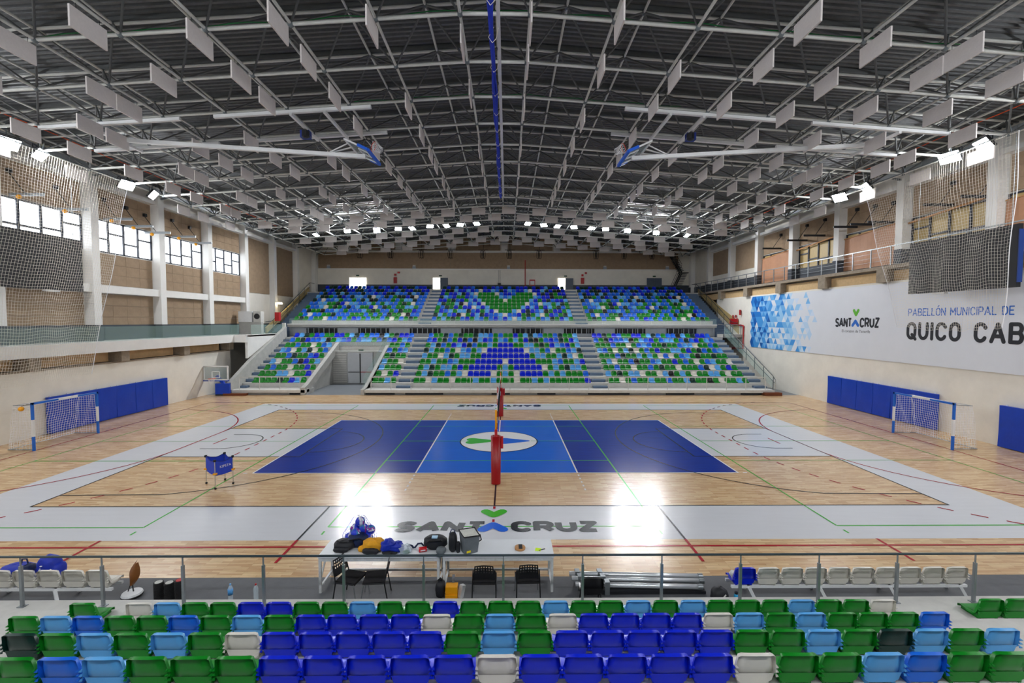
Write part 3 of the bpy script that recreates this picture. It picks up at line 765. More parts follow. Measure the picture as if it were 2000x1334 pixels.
# near stand --------------------------------------------------------------
NY = lambda k: -13.20-.93*k
NZ = lambda k: .465+.388*k
ns = thing('grandstand', 'near concrete stand with rows of seats below the camera', 'grandstand')
MB().box(-15, 15, -13.15, -12.72, 0, .37).build('front_slab', CONC_LT, ns)
for k in range(9):
    MB().box(-15, 15, NY(k)-.93+.04, NY(k)+.04, 0 if k == 0 else NZ(k)-.6, NZ(k)).build('tread', CONC_LT, ns)
MB().box(-15, 15, -24.5, NY(9)+.04, 3.4, 4.0).build('top_walkway', CONC_LT, ns)
X0 = .275
def xs_from(row_px, d): pass
near = [
 # (tread index, column of the first seat, codes, '.' = no seat); column 0 stands at X0
 (0, -15, 'G.WLGGBBGGLGGBG' 'GGLGGLGLGGGLGGW' '...GG'),
 (1, -15, 'GLMGGMGLGBBBBWG' 'LGWBBBBWLGLGGGM'),
 (2, -13, 'DGLGLGWBBBBBG' 'LGBBBBBGGLGDLGL'),
 (3, -11, 'GMLGGGBBBBB' 'WBBBBBWGGLMGG'),
 (4, -9, 'GLLGGBBBB' 'BBBBBGLLGGL'),
]
rown = ['front row behind the near railing', 'second row of the near stand', 'third row of the near stand', 'fourth row of the near stand', 'nearest cut-off row of the near stand']
nseat = 0
for k, c0, codes in near:
    cnt = 0
    for i, ch in enumerate(codes):
        if ch == '.': continue
        cnt += 1; nseat += 1
        x = X0 + (c0+i)*PITCH
        o = link('stadium_seat', HI_ME[ch], None, (x, NY(k), NZ(k)))
        tag(o, '%s plastic seat, %s from left in %s' % (SEATC[ch][0], ORD[cnt], rown[k]), 'seat', 'seats of the near stand')
# far stand ---------------------------------------------------------------
LM = ['GGWLGGWGGGLGGLGGGWGGLGLGGGGGGB','GLDGGMGLWBBBBWGLGWBBBBGLGLGGGM','GLDGLLGBGBBBBBGLGBBBBBWGLGDLLG','GGLGGMLGGGBBBBBWBBBBBGGGLMGGLB','LGGWLDGLLGGBBBBBBBBBGLLGGLDLWG',
 'DLGGMGWLMGLWBBBBBBBWLLGMWGGMLD','GLDMGBLBDMGGLGBBBGGLLGDGBLMBGL','MBGDMGBDMKLBMGLMGLGBDKGMBMDGBL','MGGDMGDGGDLLMGMGGBGLDLMGGMDGGL']
LR = ['GGWGMGGLGGMGGLDGGKGWGGLG','LGDGLLWGGWLKGLGWGGLLGWGG','GGMGGWGGMGDGGWGGGMDWLGBG','GLWGGMKGGMLGGBGMGWGMLGGW','GGGMDGGLGLGWMWGMLGKGGDGG','LMGWGLDWGMGBGGLLGBGDMGML','GGGMGGWGMLMGGDGGMLLWGGMG','MGDBMMLKGLMBGMLLGMDMBGLM','BBDGBMGGBBGLDMGMMKLGDBBM']
LL = ['GGGGDGBLG','GGGLLWGGB','GMGGWGGBG','LWGGMKBGL','GGMDGGMBG','LMWGLDWGM','GGMGGWGML']
LL4 = ['GGLG','GWGB','LGGG','LGGW','GDGG','MGML','GGMG']
UM = ['MGLGDGMBGLMGMBLBLWLGMLGMLDGBLG','DLGMBKWGBLDBMMLWMMBGDGLWGBMGDL','GBMLGLLDMBGLBWGGGLWBDBMLKGBBGL','GMDGBGBBWLBLGGGGGGGLBLBGBLGDMG','LDGGLKWMLBWGGGGGGGGGWMMWLLGLDG','BBGDMBGLBLGGGGGWGGGGGLBGBDMBBL',
 'DLMBGGBMLGGGGGLMLGGGGGLMBBKGGD','BGBBLDBLWGGGGWMBBMGGGGWBDBDGBB','BDKLBBLBMWBBLMDBLMBBLWBBLDBDKB','DBDMDBBMDKBDBMBDMDBBBDBKBLDBBD']
UR = ['GDGMGGWMMGMGBMGMGGMGWGMGDG','GMWMMGGDMMMGGGMGMGMDGGWKMM','MDGGKMMLMGMMMLGDGMMGMDGGBM','GMMLWGDGMDMLGGBWMDGMGGLLGM','MMLLGGDBWLLMMLGMGLMMGDGWMM','DMWMMLGMMGMDLKDMMMGMGLLDMM','LDDGMDBMDLLMDWLMDMGDDBKWMM','MDBMDLDMMMDMMBMBDDLMMDLMDM','DMBDDKBBDDMBMDDBMBMDBBDDBB','BDDBDBMBDMBMDBMBDBDBDDMBBD']
far = []      # (x, y, z, code, rowindex, blockname, position)
def block(codes, x0, k, y, z, name, tier):
    for i, ch in enumerate(codes): far.append((x0+i*PITCH, y, z, ch, k, name, i+1, tier))
for k in range(9):
    y, z = LY(k), LZ(k)
    block(LM[k], -14.5*PITCH, k, y, z, 'middle block', 0)
    block(LR[k], 8.70, k, y, z, 'right block', 0)
    if k < 7:
        block(LL[k], -19.6, k, y, z, 'left block', 0); block(LL4[k], -8.70-3*PITCH, k, y, z, 'passage strip', 0)
    else: block(LR[k] if k == 7 else 'BLDGBMGGBBGLDMGMMKLGDBBM', -8.70-23*PITCH, k, y, z, 'left block', 0)
for k in range(10):
    y, z = UY(k), UZ(k)
    block(UM[k], -14.5*PITCH-.06, k, y, z, 'middle block', 1)
    block(UR[k], 8.65, k, y, z, 'right block', 1)
    block(UR[k], -8.75-25*PITCH, k, y, z, 'left block', 1)
budget = 300 - nseat
rest = {c: 0 for c in SEATM}; RM = MB(); keys = list(SEATM)
rows_lbl = ['bottom row', 'second row', 'third row']
fl_v = [(-x, -y, z) for x, y, z in LO.v]
nfar = 0
order = sorted(range(len(far)), key=lambda i: (far[i][7], far[i][4], 0 if far[i][5] == 'middle block' else 1))
for i in order:
    x, y, z, ch, k, name, pos, tier = far[i]
    if nfar < budget and k < 3:
        nfar += 1
        o = link('stadium_seat', LO_ME[ch], None, (x, y, z), (0, 0, math.pi))
        tag(o, '%s seat, %s from left in %s of the far stand, %s' % (SEATC[ch][0], ORD[pos], rows_lbl[k], name), 'seat', 'seats of the far stand')
    else:
        RM.add([(vx+x, vy+y, vz+z) for vx, vy, vz in fl_v], LO.f, keys.index(ch))
o = RM.build('stadium_seat_rows', [SEATM[c] for c in keys], None, True)
tag(o, 'upper rows of blue, green and white plastic seats on the far stand', 'seats', kind='stuff')

# railing in front of the near stand
nr = thing('front_railing', 'dark steel railing with slim posts along the front of the near stand', 'railing', (0, -12.9, .37))
MB().tube((-13, 0, .93), (13, 0, .93), .022, 8).build('top_rail', DARKSTEEL, nr)
for i in range(-9, 9):
    x = X0 - .02 + .06 + i*1.475
    q = MB(); q.bar((x, 0, 0), (x, 0, .76), .045); q.bar((x, 0, .76), (x, 0, .93), .02); q.box(x-.06, x+.06, -.05, .05, 0, .012)
    q.build('rail_post', STEEL, nr)
# ------------------------------------------------------------------ roof: corrugated sheet, space frame, baffles
M_ = 2.565
YB = [CAM_LOC.y + 5.574*M_ + j*M_ for j in range(-8, 17)]
XB = [s*(.417+i)*M_ for s in (-1,) for i in range(8, -1, -1)] + [(.417+i)*M_ for i in range(9)]
def zb(x): return 14.98 - .069*max(0, abs(x)-.417*M_)
HT = 1.18
XT = [-(.917+i)*M_ for i in range(8, -1, -1)] + [0.0] + [(.917+i)*M_ for i in range(9)]
def zt(x): return 15.05 + HT - .069*abs(x)*.98
YT = [y+M_/2 for y in YB[:-1]]
members = []       # (kind, p, q, radius)
for x in XB:
    for a, c in zip(YB[:-1], YB[1:]): members.append(('bottom_chord', (x,a,zb(x)), (x,c,zb(x)), .048))
for y in YB:
    for a, c in zip(XB[:-1], XB[1:]): members.append(('bottom_chord', (a,y,zb(a)), (c,y,zb(c)), .062))
for x in XT:
    for a, c in zip(YT[:-1], YT[1:]): members.append(('top_chord', (x,a,zt(x)), (x,c,zt(x)), .045))
for y in YT:
    for a, c in zip(XT[:-1], XT[1:]): members.append(('top_chord', (a,y,zt(a)), (c,y,zt(c)), .05))
for i, x in enumerate(XB):
    for y in YB:
        for tx in (XT[i], XT[i+1]):
            for ty in (y-M_/2, y+M_/2):
                if YT[0]-.1 <= ty <= YT[-1]+.1: members.append(('web_strut', (x,y,zb(x)), (tx,ty,zt(tx)), .036))
def pxlen(p, q):
    pts = []
    for t in (0, .25, .5, .75, 1):
        r = project(Vector(p).lerp(Vector(q), t))
        if r and -40 < r[0] < 2040 and -40 < r[1] < 1374: pts.append(r)
    if len(pts) < 2: return 0
    return math.hypot(pts[-1][0]-pts[0][0], pts[-1][1]-pts[0][1])
tr = thing('roof_space_frame', 'grey tubular space frame under the dark corrugated roof', 'roof truss')
RAD = {'bottom_chord': GREYTUBE, 'top_chord': GREYTUBE, 'web_strut': WEB}
for kind, cap in (('bottom_chord', 290), ('top_chord', 200), ('web_strut', 290)):
    ms = sorted((m for m in members if m[0] == kind), key=lambda m: -pxlen(m[1], m[2]))
    for m in ms[:cap]: MB().tube(m[1], m[2], m[3], 8, cap=False).build(kind, RAD[kind], tr, True)
    q = MB()
    for m in ms[cap:]: q.tube(m[1], m[2], m[3], 6, cap=False)
    o = q.build(kind+'_field', RAD[kind], tr, True); o['kind'] = 'stuff'
nm = MB().sphere((0,0,0), .105, 8, 6).mesh('node', NODEGREY, True)
nodes = [(x,y,zb(x)) for x in XB for y in YB]
nodes.sort(key=lambda p: (project(p) or (0,0,999))[2] if project(p) and -50 < project(p)[0] < 2050 and project(p)[1] > -50 else 999)
for p in nodes[:200]: link('node_joint', nm, tr, p)
q = MB()
for p in nodes[200:]: q.sphere(p, .1, 6, 4)
for x in XT:
    for y in YT: q.sphere((x,y,zt(x)), .09, 6, 4)
q.build('node_field', NODEGREY, tr, True)['kind'] = 'stuff'
# corrugated sheet: trapezoid ribs running across the hall
def rib_profile(y0, y1, step=.25):
    pts = []; y = y0
    while y < y1:
        pts += [(y, 0), (y+.10, 0), (y+.13, .08), (y+.22, .08)]; y += step
    return pts
pr = rib_profile(-36.2, 37.0)
q = MB()
zr = lambda x: zt(x)+.24
for xa, xb in ((-24.6, 0.0), (0.0, 24.6)):
    vs = []
    for y, h in pr: vs += [(xa, y, zr(xa)+h), (xb, y, zr(xb)+h)]
    q.add(vs, [(2*i, 2*i+2, 2*i+3, 2*i+1) for i in range(len(pr)-1)])
ceil = struct(q, 'ceiling', ROOF)
q = MB()
for i in range(len(YT)):
    y = YT[i]
    for xa, xb in ((-24.3, 0.0), (0.0, 24.3)): q.bar((xa, y+.0, zr(xa)-.08), (xb, y, zr(xb)-.08), .07, .13)
q.build('purlins', WEB, ceil)['kind'] = 'stuff'
struct(MB().box(-25, 25, -37, 38, 17.6, 17.8), 'ceiling.001', ROOF)
# roof edge trusses over the side walls
for s, l in ((-1, 'left'), (1, 'right')):
    t = thing('edge_gutter_beam', 'long steel beam at the roof edge above the %s wall' % l, 'beam', (s*22.9, 0, 0), 0, 'roof edge beams')
    MB().box(-.12, .12, -30, 36.5, 14.05, 14.3).build('beam', STEEL, t)
    for y in PIL: MB().bar((0, y+.25, 14.05), (s*.8, y+.25, 13.9), .1).build('bracket', NODEGREY, t)

# ------------------------------------------------------------------ acoustic baffles
BY = {-9: [-8.3, -1.6, 2.1, 9.8, 11.8, 15.0], -8: [-7.4, -2.8, -0.5, 2.5, 5.3, 7.3, 10.2, 11.4], -7: [-6.6, -2.8, -1.5, 2.7, 3.9, 7.7, 8.9, 11.1], -6: [-8.0, -5.2, -4.0, 0.0, 1.9, 3.8, 7.5, 10.2, 12.4, 13.6], -5: [-8.5, -5.7, -0.4, 1.8, 3.9, 7.7, 9.3, 11.8],
 -4: [-7.7, -5.6, -3.9, 2.5, 4.6, 7.9, 10.5, 13.0], -3: [-8.2, -6.2, -3.9, -1.2, 1.6, 4.0, 6.7, 9.0, 10.9, 13.3], -2: [-7.8, -2.8, 0.1, 2.6, 4.4, 7.4, 9.8, 12.9], -1: [-6.7, -3.5, 2.3, 5.1, 8.0, 12.1],
 1: [-7.7, -5.7, -2.4, 1.9, 5.6, 9.2], 2: [-8.1, -5.5, -1.6, 1.4, 4.5, 7.3, 9.7, 11.6], 3: [-5.5, -3.2, -0.2, 2.3, 4.4, 7.5, 9.7, 12.4], 4: [-8.7, -6.5, -3.8, 1.7, 4.4, 7.4, 9.0, 11.0, 13.7], 5: [-7.9, -5.8, -3.5, -1.0, 2.2, 4.1, 7.6, 9.6, 12.4],
 6: [-8.0, -6.8, -4.3, -1.3, 1.4, 3.4, 5.9, 8.9, 11.0, 13.6], 7: [-6.8, -4.5, -1.6, 2.3, 3.5, 7.3, 9.6, 10.8, 13.1], 8: [-8.4, -2.9, -0.2, 1.2, 3.5, 5.9, 9.6, 12.3, 14.2], 9: [-5.6, -1.2, 1.8, 5.2, 9.3, 12.1]}
BL, BH = 1.15, .58
bme = MB().box(-.025, .025, -BL/2, BL/2, -BH, 0).mesh('baffle', BAFFLE)
wme = MB().box(-.004, .004, -.005, .005, 0, .16).mesh('baffle_wire', BLACKM)
wme2 = MB().box(-.004, .004, -.005, .005, 0, 1.0).mesh('baffle_wire_long', BLACKM)
lines_l = {}
for kx in sorted(BY):
    x = math.copysign((.417+abs(kx)-1)*M_, kx)
    name = '%s roof line %s of the ridge' % (ORD[abs(kx)], 'left' if kx < 0 else 'right')
    for n, y in enumerate(BY[kx]):
        o = link('acoustic_baffle', None, None, (x, y+BL/2, zb(x)-.2))
        link('felt_panel', bme, o)
        for dy in (-.36, .36): link('hanger_wire', wme, o, (0, dy, 0))
        tag(o, 'grey hanging baffle, %s from camera on the %s' % (ORD[n+1], name), 'acoustic panel', 'acoustic baffles under the roof')
rowsb = [(9.6, .2), (10.6, .7), (12.6, .2), (13.6, .7), (14.5, 0.0), (15.4, .6)]
for r_, (j, ph) in enumerate(rowsb):
    y = YB[8] + j*M_; n = 0
    for i in range(-9, 9):
        x = (i+ph)*M_
        if abs(x) > 20.2 or (r_ in (2, 4) and abs(x) < 1.0 and r_ == 2): continue
        n += 1
        o = link('acoustic_baffle', None, None, (x, y, zb(x)+.28-(.12 if r_ > 3 else 0)), (0, 0, math.pi/2))
        link('felt_panel', bme, o)
        for dy in (-.36, .36): link('hanger_wire', wme2, o, (0, dy, 0))
        tag(o, 'baffle facing camera, %s from left in %s crosswise row above far stand' % (ORD[n], ORD[r_+1]), 'acoustic panel', 'crosswise baffles above the far stand')

# ------------------------------------------------------------------ floodlights
LAMPW, LAMPH = .62, .46
def floodlight(x, y, z, yaw, tilt, label, group, w_=LAMPW, h_=LAMPH, hot=0):
    t = thing('floodlight', label, 'floodlight', (x, y, z), yaw, group)
    hs = link('housing', None, t); hs.rotation_euler = (tilt, 0, 0)
    # lens faces -Y of the housing, tilted down
    MB().box(-w_/2-.03, w_/2+.03, .0, .12, -h_/2-.03, h_/2+.03).build('lamp_body', BLACKM, hs)
    MB().box(-w_/2, w_/2, -.015, 0, -h_/2, h_/2).build('lamp_lens', (LENS, LENS_HOT, LENS_SIDE, LENS_FAR)[hot], hs)
    q = MB(); 
    for s in (-1, 1): q.bar((s*(w_/2+.05), .06, 0), (s*(w_/2+.05), .06, h_*.75), .03)
    q.bar((-w_/2-.05, .06, h_*.75), (w_/2+.05, .06, h_*.75), .03); q.build('yoke', BLACKM, t)
    MB().tube((0,.06,h_*.75), (0,.06,h_*.75+.6), .025, 6).build('drop_stem', NODEGREY, t)
    return t
FL = [(-17.88, 22.90, 13.80), (-14.90, 22.90, 14.24), (-12.08, 22.90, 14.26), (-10.03, 22.90, 14.41), (-8.71, 22.90, 14.46), (-7.00, 22.90, 14.67), (-5.43, 22.90, 14.72), (-4.11, 22.90, 14.82), (-2.55, 22.90, 14.93), (2.35, 22.90, 14.95), (3.88, 22.90, 14.81), (5.20, 22.90, 14.72), (6.78, 22.90, 14.63), (8.40, 22.90, 14.54), (9.83, 22.90, 14.45), (11.95, 22.90, 14.36), (14.72, 22.90, 14.18), (17.70, 22.90, 13.89)]
for n, P in enumerate(FL):
    P = Vector(P)
    # the bright ones look straight at the camera, the rest are turned to the sides
    face = 0.0 if n in (1, 2, 15, 16) else (.45 if n % 2 else -.45)
    tl = R(22) if n in (1, 2, 15, 16) else R(60)
    floodlight(P.x, P.y, P.z, face + (P.x*.012), tl, 'lit floodlight above the far stand, %s from left in the row' % ORD[n+1], 'floodlights above the far stand', .6, .42, 1 if n in (1, 2, 15, 16) else 3)
for s, l, pts in ((-1, 'left', [(-21.50, -0.61, 13.36), (-21.50, 0.79, 13.36), (-21.50, 5.65, 13.39), (-21.50, 7.62, 13.37)]), (1, 'right', [(21.50, -0.79, 13.49), (21.50, 0.75, 13.48), (21.50, 5.82, 13.52), (21.50, 7.93, 13.51)])):
    for n, P in enumerate(pts):
        P = Vector(P)
        floodlight(P.x, P.y, P.z, -s*math.pi/2 + (.35 if n % 2 else -.25), R(38), 'lit floodlight under the %s roof edge, %s from the camera' % (l, ORD[n+1]), 'floodlights under the roof edges', .78, .5, 2)
    for n, y in enumerate((-8.5, -7.2, -14.5, -13.2)):
        floodlight(s*21.5, y, 13.35, -s*(math.pi/2+.6), R(38), 'floodlight under the %s roof edge out of view, number %s' % (l, ORD[n+1]), 'floodlights under the roof edges', .78, .5, 2)
for n in range(10):  # unseen lamps added by symmetry, aimed to brighten the far end
    x = -18+4*n
    floodlight(x, -24.5, zb(x)-.3, math.pi, R(26), 'unseen floodlight above the near stand behind the camera, %s from left' % ORD[n+1], 'floodlights above the near stand', .6, .42)
# ------------------------------------------------------------------ goals
def net_grid(fn, nu, nv, r, su=12, sv=12):
    q = MB()
    for i in range(nu+1): q.path([fn(i/nu, t/sv) for t in range(sv+1)], r, 3)
    for j in range(nv+1): q.path([fn(t/su, j/nv) for t in range(su+1)], r, 3)
    return q
def goal(s, label):
    t = thing('handball_goal', label, 'goal', (s*20, 0, 0), 0, 'handball goals')
    def seg(p, q_, m, nm): MB().bar(p, q_, .08).build(nm, m, t)
    for y in (-1.54, 1.54):
        for z0, z1, m in ((0, .62, BLUEPAINT), (.62, 1.35, WHITEM), (1.35, 2.08, BLUEPAINT)): seg((0,y,z0), (0,y,z1), m, 'post_section')
    for y0, y1, m in ((-1.58, -.42, BLUEPAINT), (-.42, .5, WHITEM), (.5, 1.58, BLUEPAINT)): seg((0,y0,2.04), (0,y1,2.04), m, 'crossbar_section')
    for y in (-1.5, 1.5):
        MB().path([(0,y,2.0),(s*.85,y,1.95)], .015, 6).build('top_stay', STEEL, t)
        MB().path([(0,y,.04),(s*1.15,y,.04)], .02, 6).build('ground_bar', STEEL, t)
    MB().path([(s*1.15,-1.5,.04),(s*1.15,1.5,.04)], .02, 6).build('ground_bar', STEEL, t)
    MB().path([(s*.85,-1.5,1.95),(s*.85,1.5,1.95)], .012, 6).build('top_rope', STEEL, t)
    def back(u, v):
        sag = .10*math.sin(u*19)*(1-v)*.6 + .05*math.sin(v*9+u*7)
        return (s*(1.1-.28*v + sag*.6), -1.5+3*u, .04+1.9*v)
    net_grid(back, 26, 17, .006, 26, 17).build('back_net', NETW, t)
    for y in (-1.5, 1.5):
        def sidef(u, v, y=y): return (s*(.04+(1.06-.25*v)*u), y+.05*math.sin(u*8+v*5), .04+1.9*v)
        net_grid(sidef, 9, 17, .006, 9, 12).build('side_net', NETW, t)
    def topf(u, v): return (s*(.04+.8*v), -1.5+3*u, 1.98-.05*v-.06*math.sin(u*3.1)*v)
    net_grid(topf, 26, 7, .006, 20, 5).build('top_net', NETW, t)
goal(-1, 'blue and white handball goal by the left wall'); goal(1, 'blue and white handball goal by the right wall')
t = thing('ball', 'small orange ball hanging behind the left goal post', 'ball', (-20.25, -1.75, 1.86)); MB().sphere((0,0,0), .1, 14, 10).build('ball_skin', YELLOW, t, True); MB().path([(0,0,.1),(.12,.12,.17),(.25,.21,.15)], .008, 5).build('hanging_loop', RUBBER, t)
# ------------------------------------------------------------------ wall mats
def wallmat(s, y0, y1, h, label):
    t = thing('wall_mat', label, 'mat', (s*(22.3 if s < 0 else 22.75), (y0+y1)/2, .03), 0, 'blue wall mats')
    w_ = (y1-y0)/2-.012
    q = MB(); n = random.random()*6
    q.grid(lambda u, v: (-s*(.16+.02*math.sin(u*5+n)*math.sin(v*4+n)), -w_+2*w_*u, h*v), 10, 10)
    q.box(min(0,-s*.15), max(0,-s*.15), -w_, w_, 0, h)
    q.build('vinyl_cover', MATBLUE, t, False)
    for y in (-w_*.7, w_*.7): MB().box(min(0,-s*.04), max(0,-s*.04), y-.03, y+.03, h, h+.05).build('strap', WHITEM, t)
ys = [1.3, 2.6, 3.9, 5.2, 6.55, 7.85, 9.15]
for i in range(6): wallmat(-1, ys[i], ys[i+1], 1.8, 'blue padded mat on the left wall, %s from the camera end' % ORD[i+1])
ys = [2.0, 3.4, 4.8, 6.1, 7.4, 8.7, 10.0]
for i in range(6): wallmat(1, ys[i], ys[i+1], 1.86, 'blue padded mat by the right goal, %s from the camera end' % ORD[i+1])
for i in range(2): wallmat(1, -3.6+1.3*i, -2.3+1.3*i, 1.86, 'blue padded mat at the right frame edge, %s one' % ('nearer' if i == 0 else 'farther'))
# ------------------------------------------------------------------ banner on the right wall
BX = 22.78
BAN = mat('banner_vinyl', rgb(220, 224, 232), .45, var=.03, vscale=1)
ban = thing('wall_banner', 'long white banner with blue triangles and lettering on the right wall', 'banner', (BX, 0, 0))
MB().box(-.03, -.01, -12, 20.5, 3.32, 7.88).build('banner_sheet', BAN, ban)
def bfn(dz): return lambda u, v: (-.032-dz, -u, v)
TRI = [mat('banner_blue_%d' % i, c, .45) for i, c in enumerate((rgb(20,92,176), rgb(40,122,204), rgb(70,150,220), rgb(112,176,230), rgb(150,198,236), rgb(184,212,238), rgb(204,220,240)))]
q = MB(); rs = random.Random(3)
hh = .456; ww = .53
for r_ in range(10):
    for c_ in range(34):
        u = -20.5 + c_*ww/2
        fade = c_/33.0
        if rs.random() < fade**2.2*.95: continue
        sh = min(6, max(0, int(rs.gauss(1.6+fade*5.0, 1.3))))
        z0 = 3.32+r_*hh
        u0, u1 = u, u+ww
        upw = (c_+r_) % 2
        pts = [(u0,z0),(u1,z0),((u0+u1)/2,z0+hh)] if upw else [(u0,z0+hh),((u0+u1)/2,z0),(u1,z0+hh)]
        pts = [(max(-20.5, p[0]), p[1]) for p in pts]
        q.add([bfn(0)(*p) for p in pts], [(0,1,2)], sh)
o = q.build('printed_triangles', TRI, ban); o['kind'] = 'stuff'
INK = mat('banner_ink_black', rgb(28, 30, 38), .5); INKB = mat('banner_ink_blue', rgb(34, 104, 200), .5); INKG = mat('banner_ink_green', rgb(90, 176, 34), .5)
letters(ban, INK, 'SANT', -9.60, 5.33, .50, .13, bfn(.001), sx=.60, gap=.22, round_=False)
letters(ban, INK, 'CRUZ', -7.45, 5.33, .50, .13, bfn(.001), sx=.62, gap=.25, round_=False)
q = MB(); strokes(q, [[(-8.10,5.40),(-7.87,5.68),(-7.64,5.40)]], .20, bfn(.001)); q.build('chevron_print', INKB, ban)
q = MB(); strokes(q, [[(-8.02,6.36),(-7.84,6.08),(-7.66,6.36)]], .2, bfn(.001)); q.build('chevron_print', INKG, ban)
letters(ban, INKB, 'PABELLÓN MUNICIPAL DE', -4.02, 5.98, .36, .055, bfn(.001), sx=.66, gap=.24)
letters(ban, INK, 'QUICO CABR', -4.02, 4.74, .80, .18, bfn(.001), sx=.66, gap=.34)
def txt(body, size, mtl, M, parent, name='lettering', ext=0.0):
    cu = bpy.data.curves.new(name, 'FONT'); cu.body = body; cu.size = size; cu.extrude = ext; cu.resolution_u = 2
    tmp = bpy.data.objects.new('t', cu); COL.objects.link(tmp)
    me = bpy.data.meshes.new_from_object(tmp.evaluated_get(bpy.context.evaluated_depsgraph_get()))
    bpy.data.objects.remove(tmp); me.materials.clear(); me.materials.append(mtl)
    o = link(name, me, parent); o.matrix_local = M
    return o
M = Matrix(((0,0,-1,-.034),(-1,0,0,9.05),(0,1,0,4.94),(0,0,0,1)))
txt('El corazón de Tenerife', .26, INK, M, ban)
# ------------------------------------------------------------------ fire hose cabinet and pipes, right wall
t = thing('fire_cabinet', 'bright red fire cabinet with alarm plates on the right wall', 'cabinet', (22.7, 23.3, 5.3))
MB().box(-.18, 0, -.65, .65, 0, .62).build('box_body', REDPAINT, t)
for y in (-.25, .3): MB().box(-.06, 0, y-.08, y+.08, .7, .98).build('alarm_plate', REDPAINT, t)
MB().box(-.08, 0, -1.15, -.95, .95, 1.45).build('fire_sign', REDPAINT, t)
q = MB().path([(22.7, 22.6, 5.3),(22.7,21.7,5.25),(22.7,21.6,5.2),(22.7,21.6,3.1),(22.7,26.0,2.9)], .06, 8); tag(q.build('fire_pipe', REDPAINT), 'red fire main pipe running beside the landing on the right', 'pipe')
# ------------------------------------------------------------------ volleyball posts, pads and net
def post(y, label):
    t = thing('volleyball_post', label, 'net post', (0, y, 0), 0, 'volleyball posts')
    MB().lathe([(.05,0),(.05,1.9)], 14).build('lower_tube', REDPAINT, t, True)
    MB().lathe([(.035,1.85),(.035,2.55),(.03,2.58)], 14).build('upper_tube', YELLOW, t, True)
    q = MB()   # open wrap-around pad
    n = 20
    pts = [(.165*math.cos(R(110+a*17.2)), .165*math.sin(R(110+a*17.2))) for a in range(n)]
    inn = [(.11*math.cos(R(110+a*17.2)), .11*math.sin(R(110+a*17.2))) for a in range(n)]
    poly = pts + inn[::-1]
    vs = [(x, yy, .02) for x, yy in poly] + [(x*1.06, yy*1.06, 1.68) for x, yy in poly]
    m_ = len(poly)
    fs = [(i, (i+1) % m_, m_+(i+1) % m_, m_+i) for i in range(m_)]
    fs += [(m_+i, m_+i+1, m_+m_-2-i, m_+m_-1-i) for i in range(n-1)]
    q.add(vs, fs); q.build('pad_sleeve', REDPAD, t, True)
    MB().box(.17, .25, -.05, .05, 1.25, 1.66).build('winch_box', REDPAINT, t)
    return t
post(-5.6, 'volleyball post in a red padded sleeve nearer the camera'); post(5.6, 'volleyball post in a red padded sleeve farther from the camera')
BLKNET = mat('black_net_cord', rgb(26, 28, 32), .9)
t = thing('volleyball_net', 'black volleyball net with white bands stretched between the red posts', 'net', (0, 0, 0))
net_grid(lambda u, v: (0, -4.75+9.5*u, 1.45+.93*v), 95, 10, .004, 20, 6).build('mesh_cords', BLKNET, t)
MB().box(-.006, .006, -4.75, 4.75, 2.37, 2.44).build('top_band', WHITEM, t)
MB().box(-.006, .006, -4.75, 4.75, 1.42, 1.47).build('bottom_band', RUBBER, t)
for y in (-4.5, 4.5): MB().box(-.008, .008, y-.025, y+.025, 1.42, 2.44).build('side_band', RUBBER, t)
for s in (-1, 1):
    MB().path([(0, s*4.75, 2.42),(0, s*5.58, 2.5)], .006, 5).build('tension_rope', NETW, t)
    MB().path([(0, s*4.75, 1.45),(0, s*5.5, 1.42)], .006, 5).build('tension_rope', NETW, t)
    for k in range(8):
        MB().tube((.02, s*4.5, 1.42+k*.225), (.02, s*4.5, 1.42+(k+1)*.225), .012, 6).build('antenna_segment', REDPAINT if k % 2 else WHITEM, t)
# ------------------------------------------------------------------ ball cart
cart = thing('ball_cart', 'blue mesh volleyball cart on thin steel legs with castors', 'ball cart', (0,0,0))
feet = [Vector((-9.99,-5.56,0)), Vector((-9.34,-6.1,0)), Vector((-9.06,-5.58,0)), Vector((-9.57,-5.2,0))]
CLOTHB = mat('blue_mesh_fabric', rgb(34, 66, 190), .7, var=.15, vscale=8)
CLOTHD = mat('blue_mesh_fabric_dark', rgb(22, 42, 130), .7, var=.1, vscale=8)
for f in feet:
    MB().tube(f+Vector((0,0,.08)), f+Vector((0,0,.97)), .014, 8).build('leg', GALV, cart)
    MB().box(f.x-.03, f.x+.03, f.y-.03, f.y+.03, .93, 1.0).build('corner_cap', RUBBER, cart)
    c = MB().tube(f+Vector((-.02,0,.035)), f+Vector((.02,0,.035)), .035, 12).build('castor', RUBBER, cart)
    MB().box(f.x-.05, f.x+.05, f.y-.05, f.y+.05, .5, .55).build('bracket', YELLOW, cart)
for i in range(4):
    a, b_ = feet[i], feet[(i+1) % 4]
    sag = .10
    q = MB(); q.grid(lambda u, v: tuple(a.lerp(b_, u)) [:2] + ((.50-.06*math.sin(math.pi*u))*(1-v) + (.98-sag*math.sin(math.pi*u))*v,), 10, 4)
    q.build('side_panel', CLOTHB, cart)
    q = MB().path([a.lerp(b_, u/10)+Vector((0,0,.98-sag*math.sin(math.pi*u/10))) for u in range(11)], .012, 5); q.build('rim_cord', CLOTHD, cart)
q = MB(); q.grid(lambda u, v: tuple((feet[0].lerp(feet[1],u)).lerp(feet[3].lerp(feet[2],u), v))[:2] + (.50-.10*math.sin(math.pi*u)*math.sin(math.pi*v)-.05,), 8, 6); q.build('bottom_panel', CLOTHD, cart)
for i in (0, 1):
    a, b_ = feet[1+i*0], feet[2]
dirv = (feet[2]-feet[1]).normalized(); nrm = Vector((dirv.y, -dirv.x, 0))
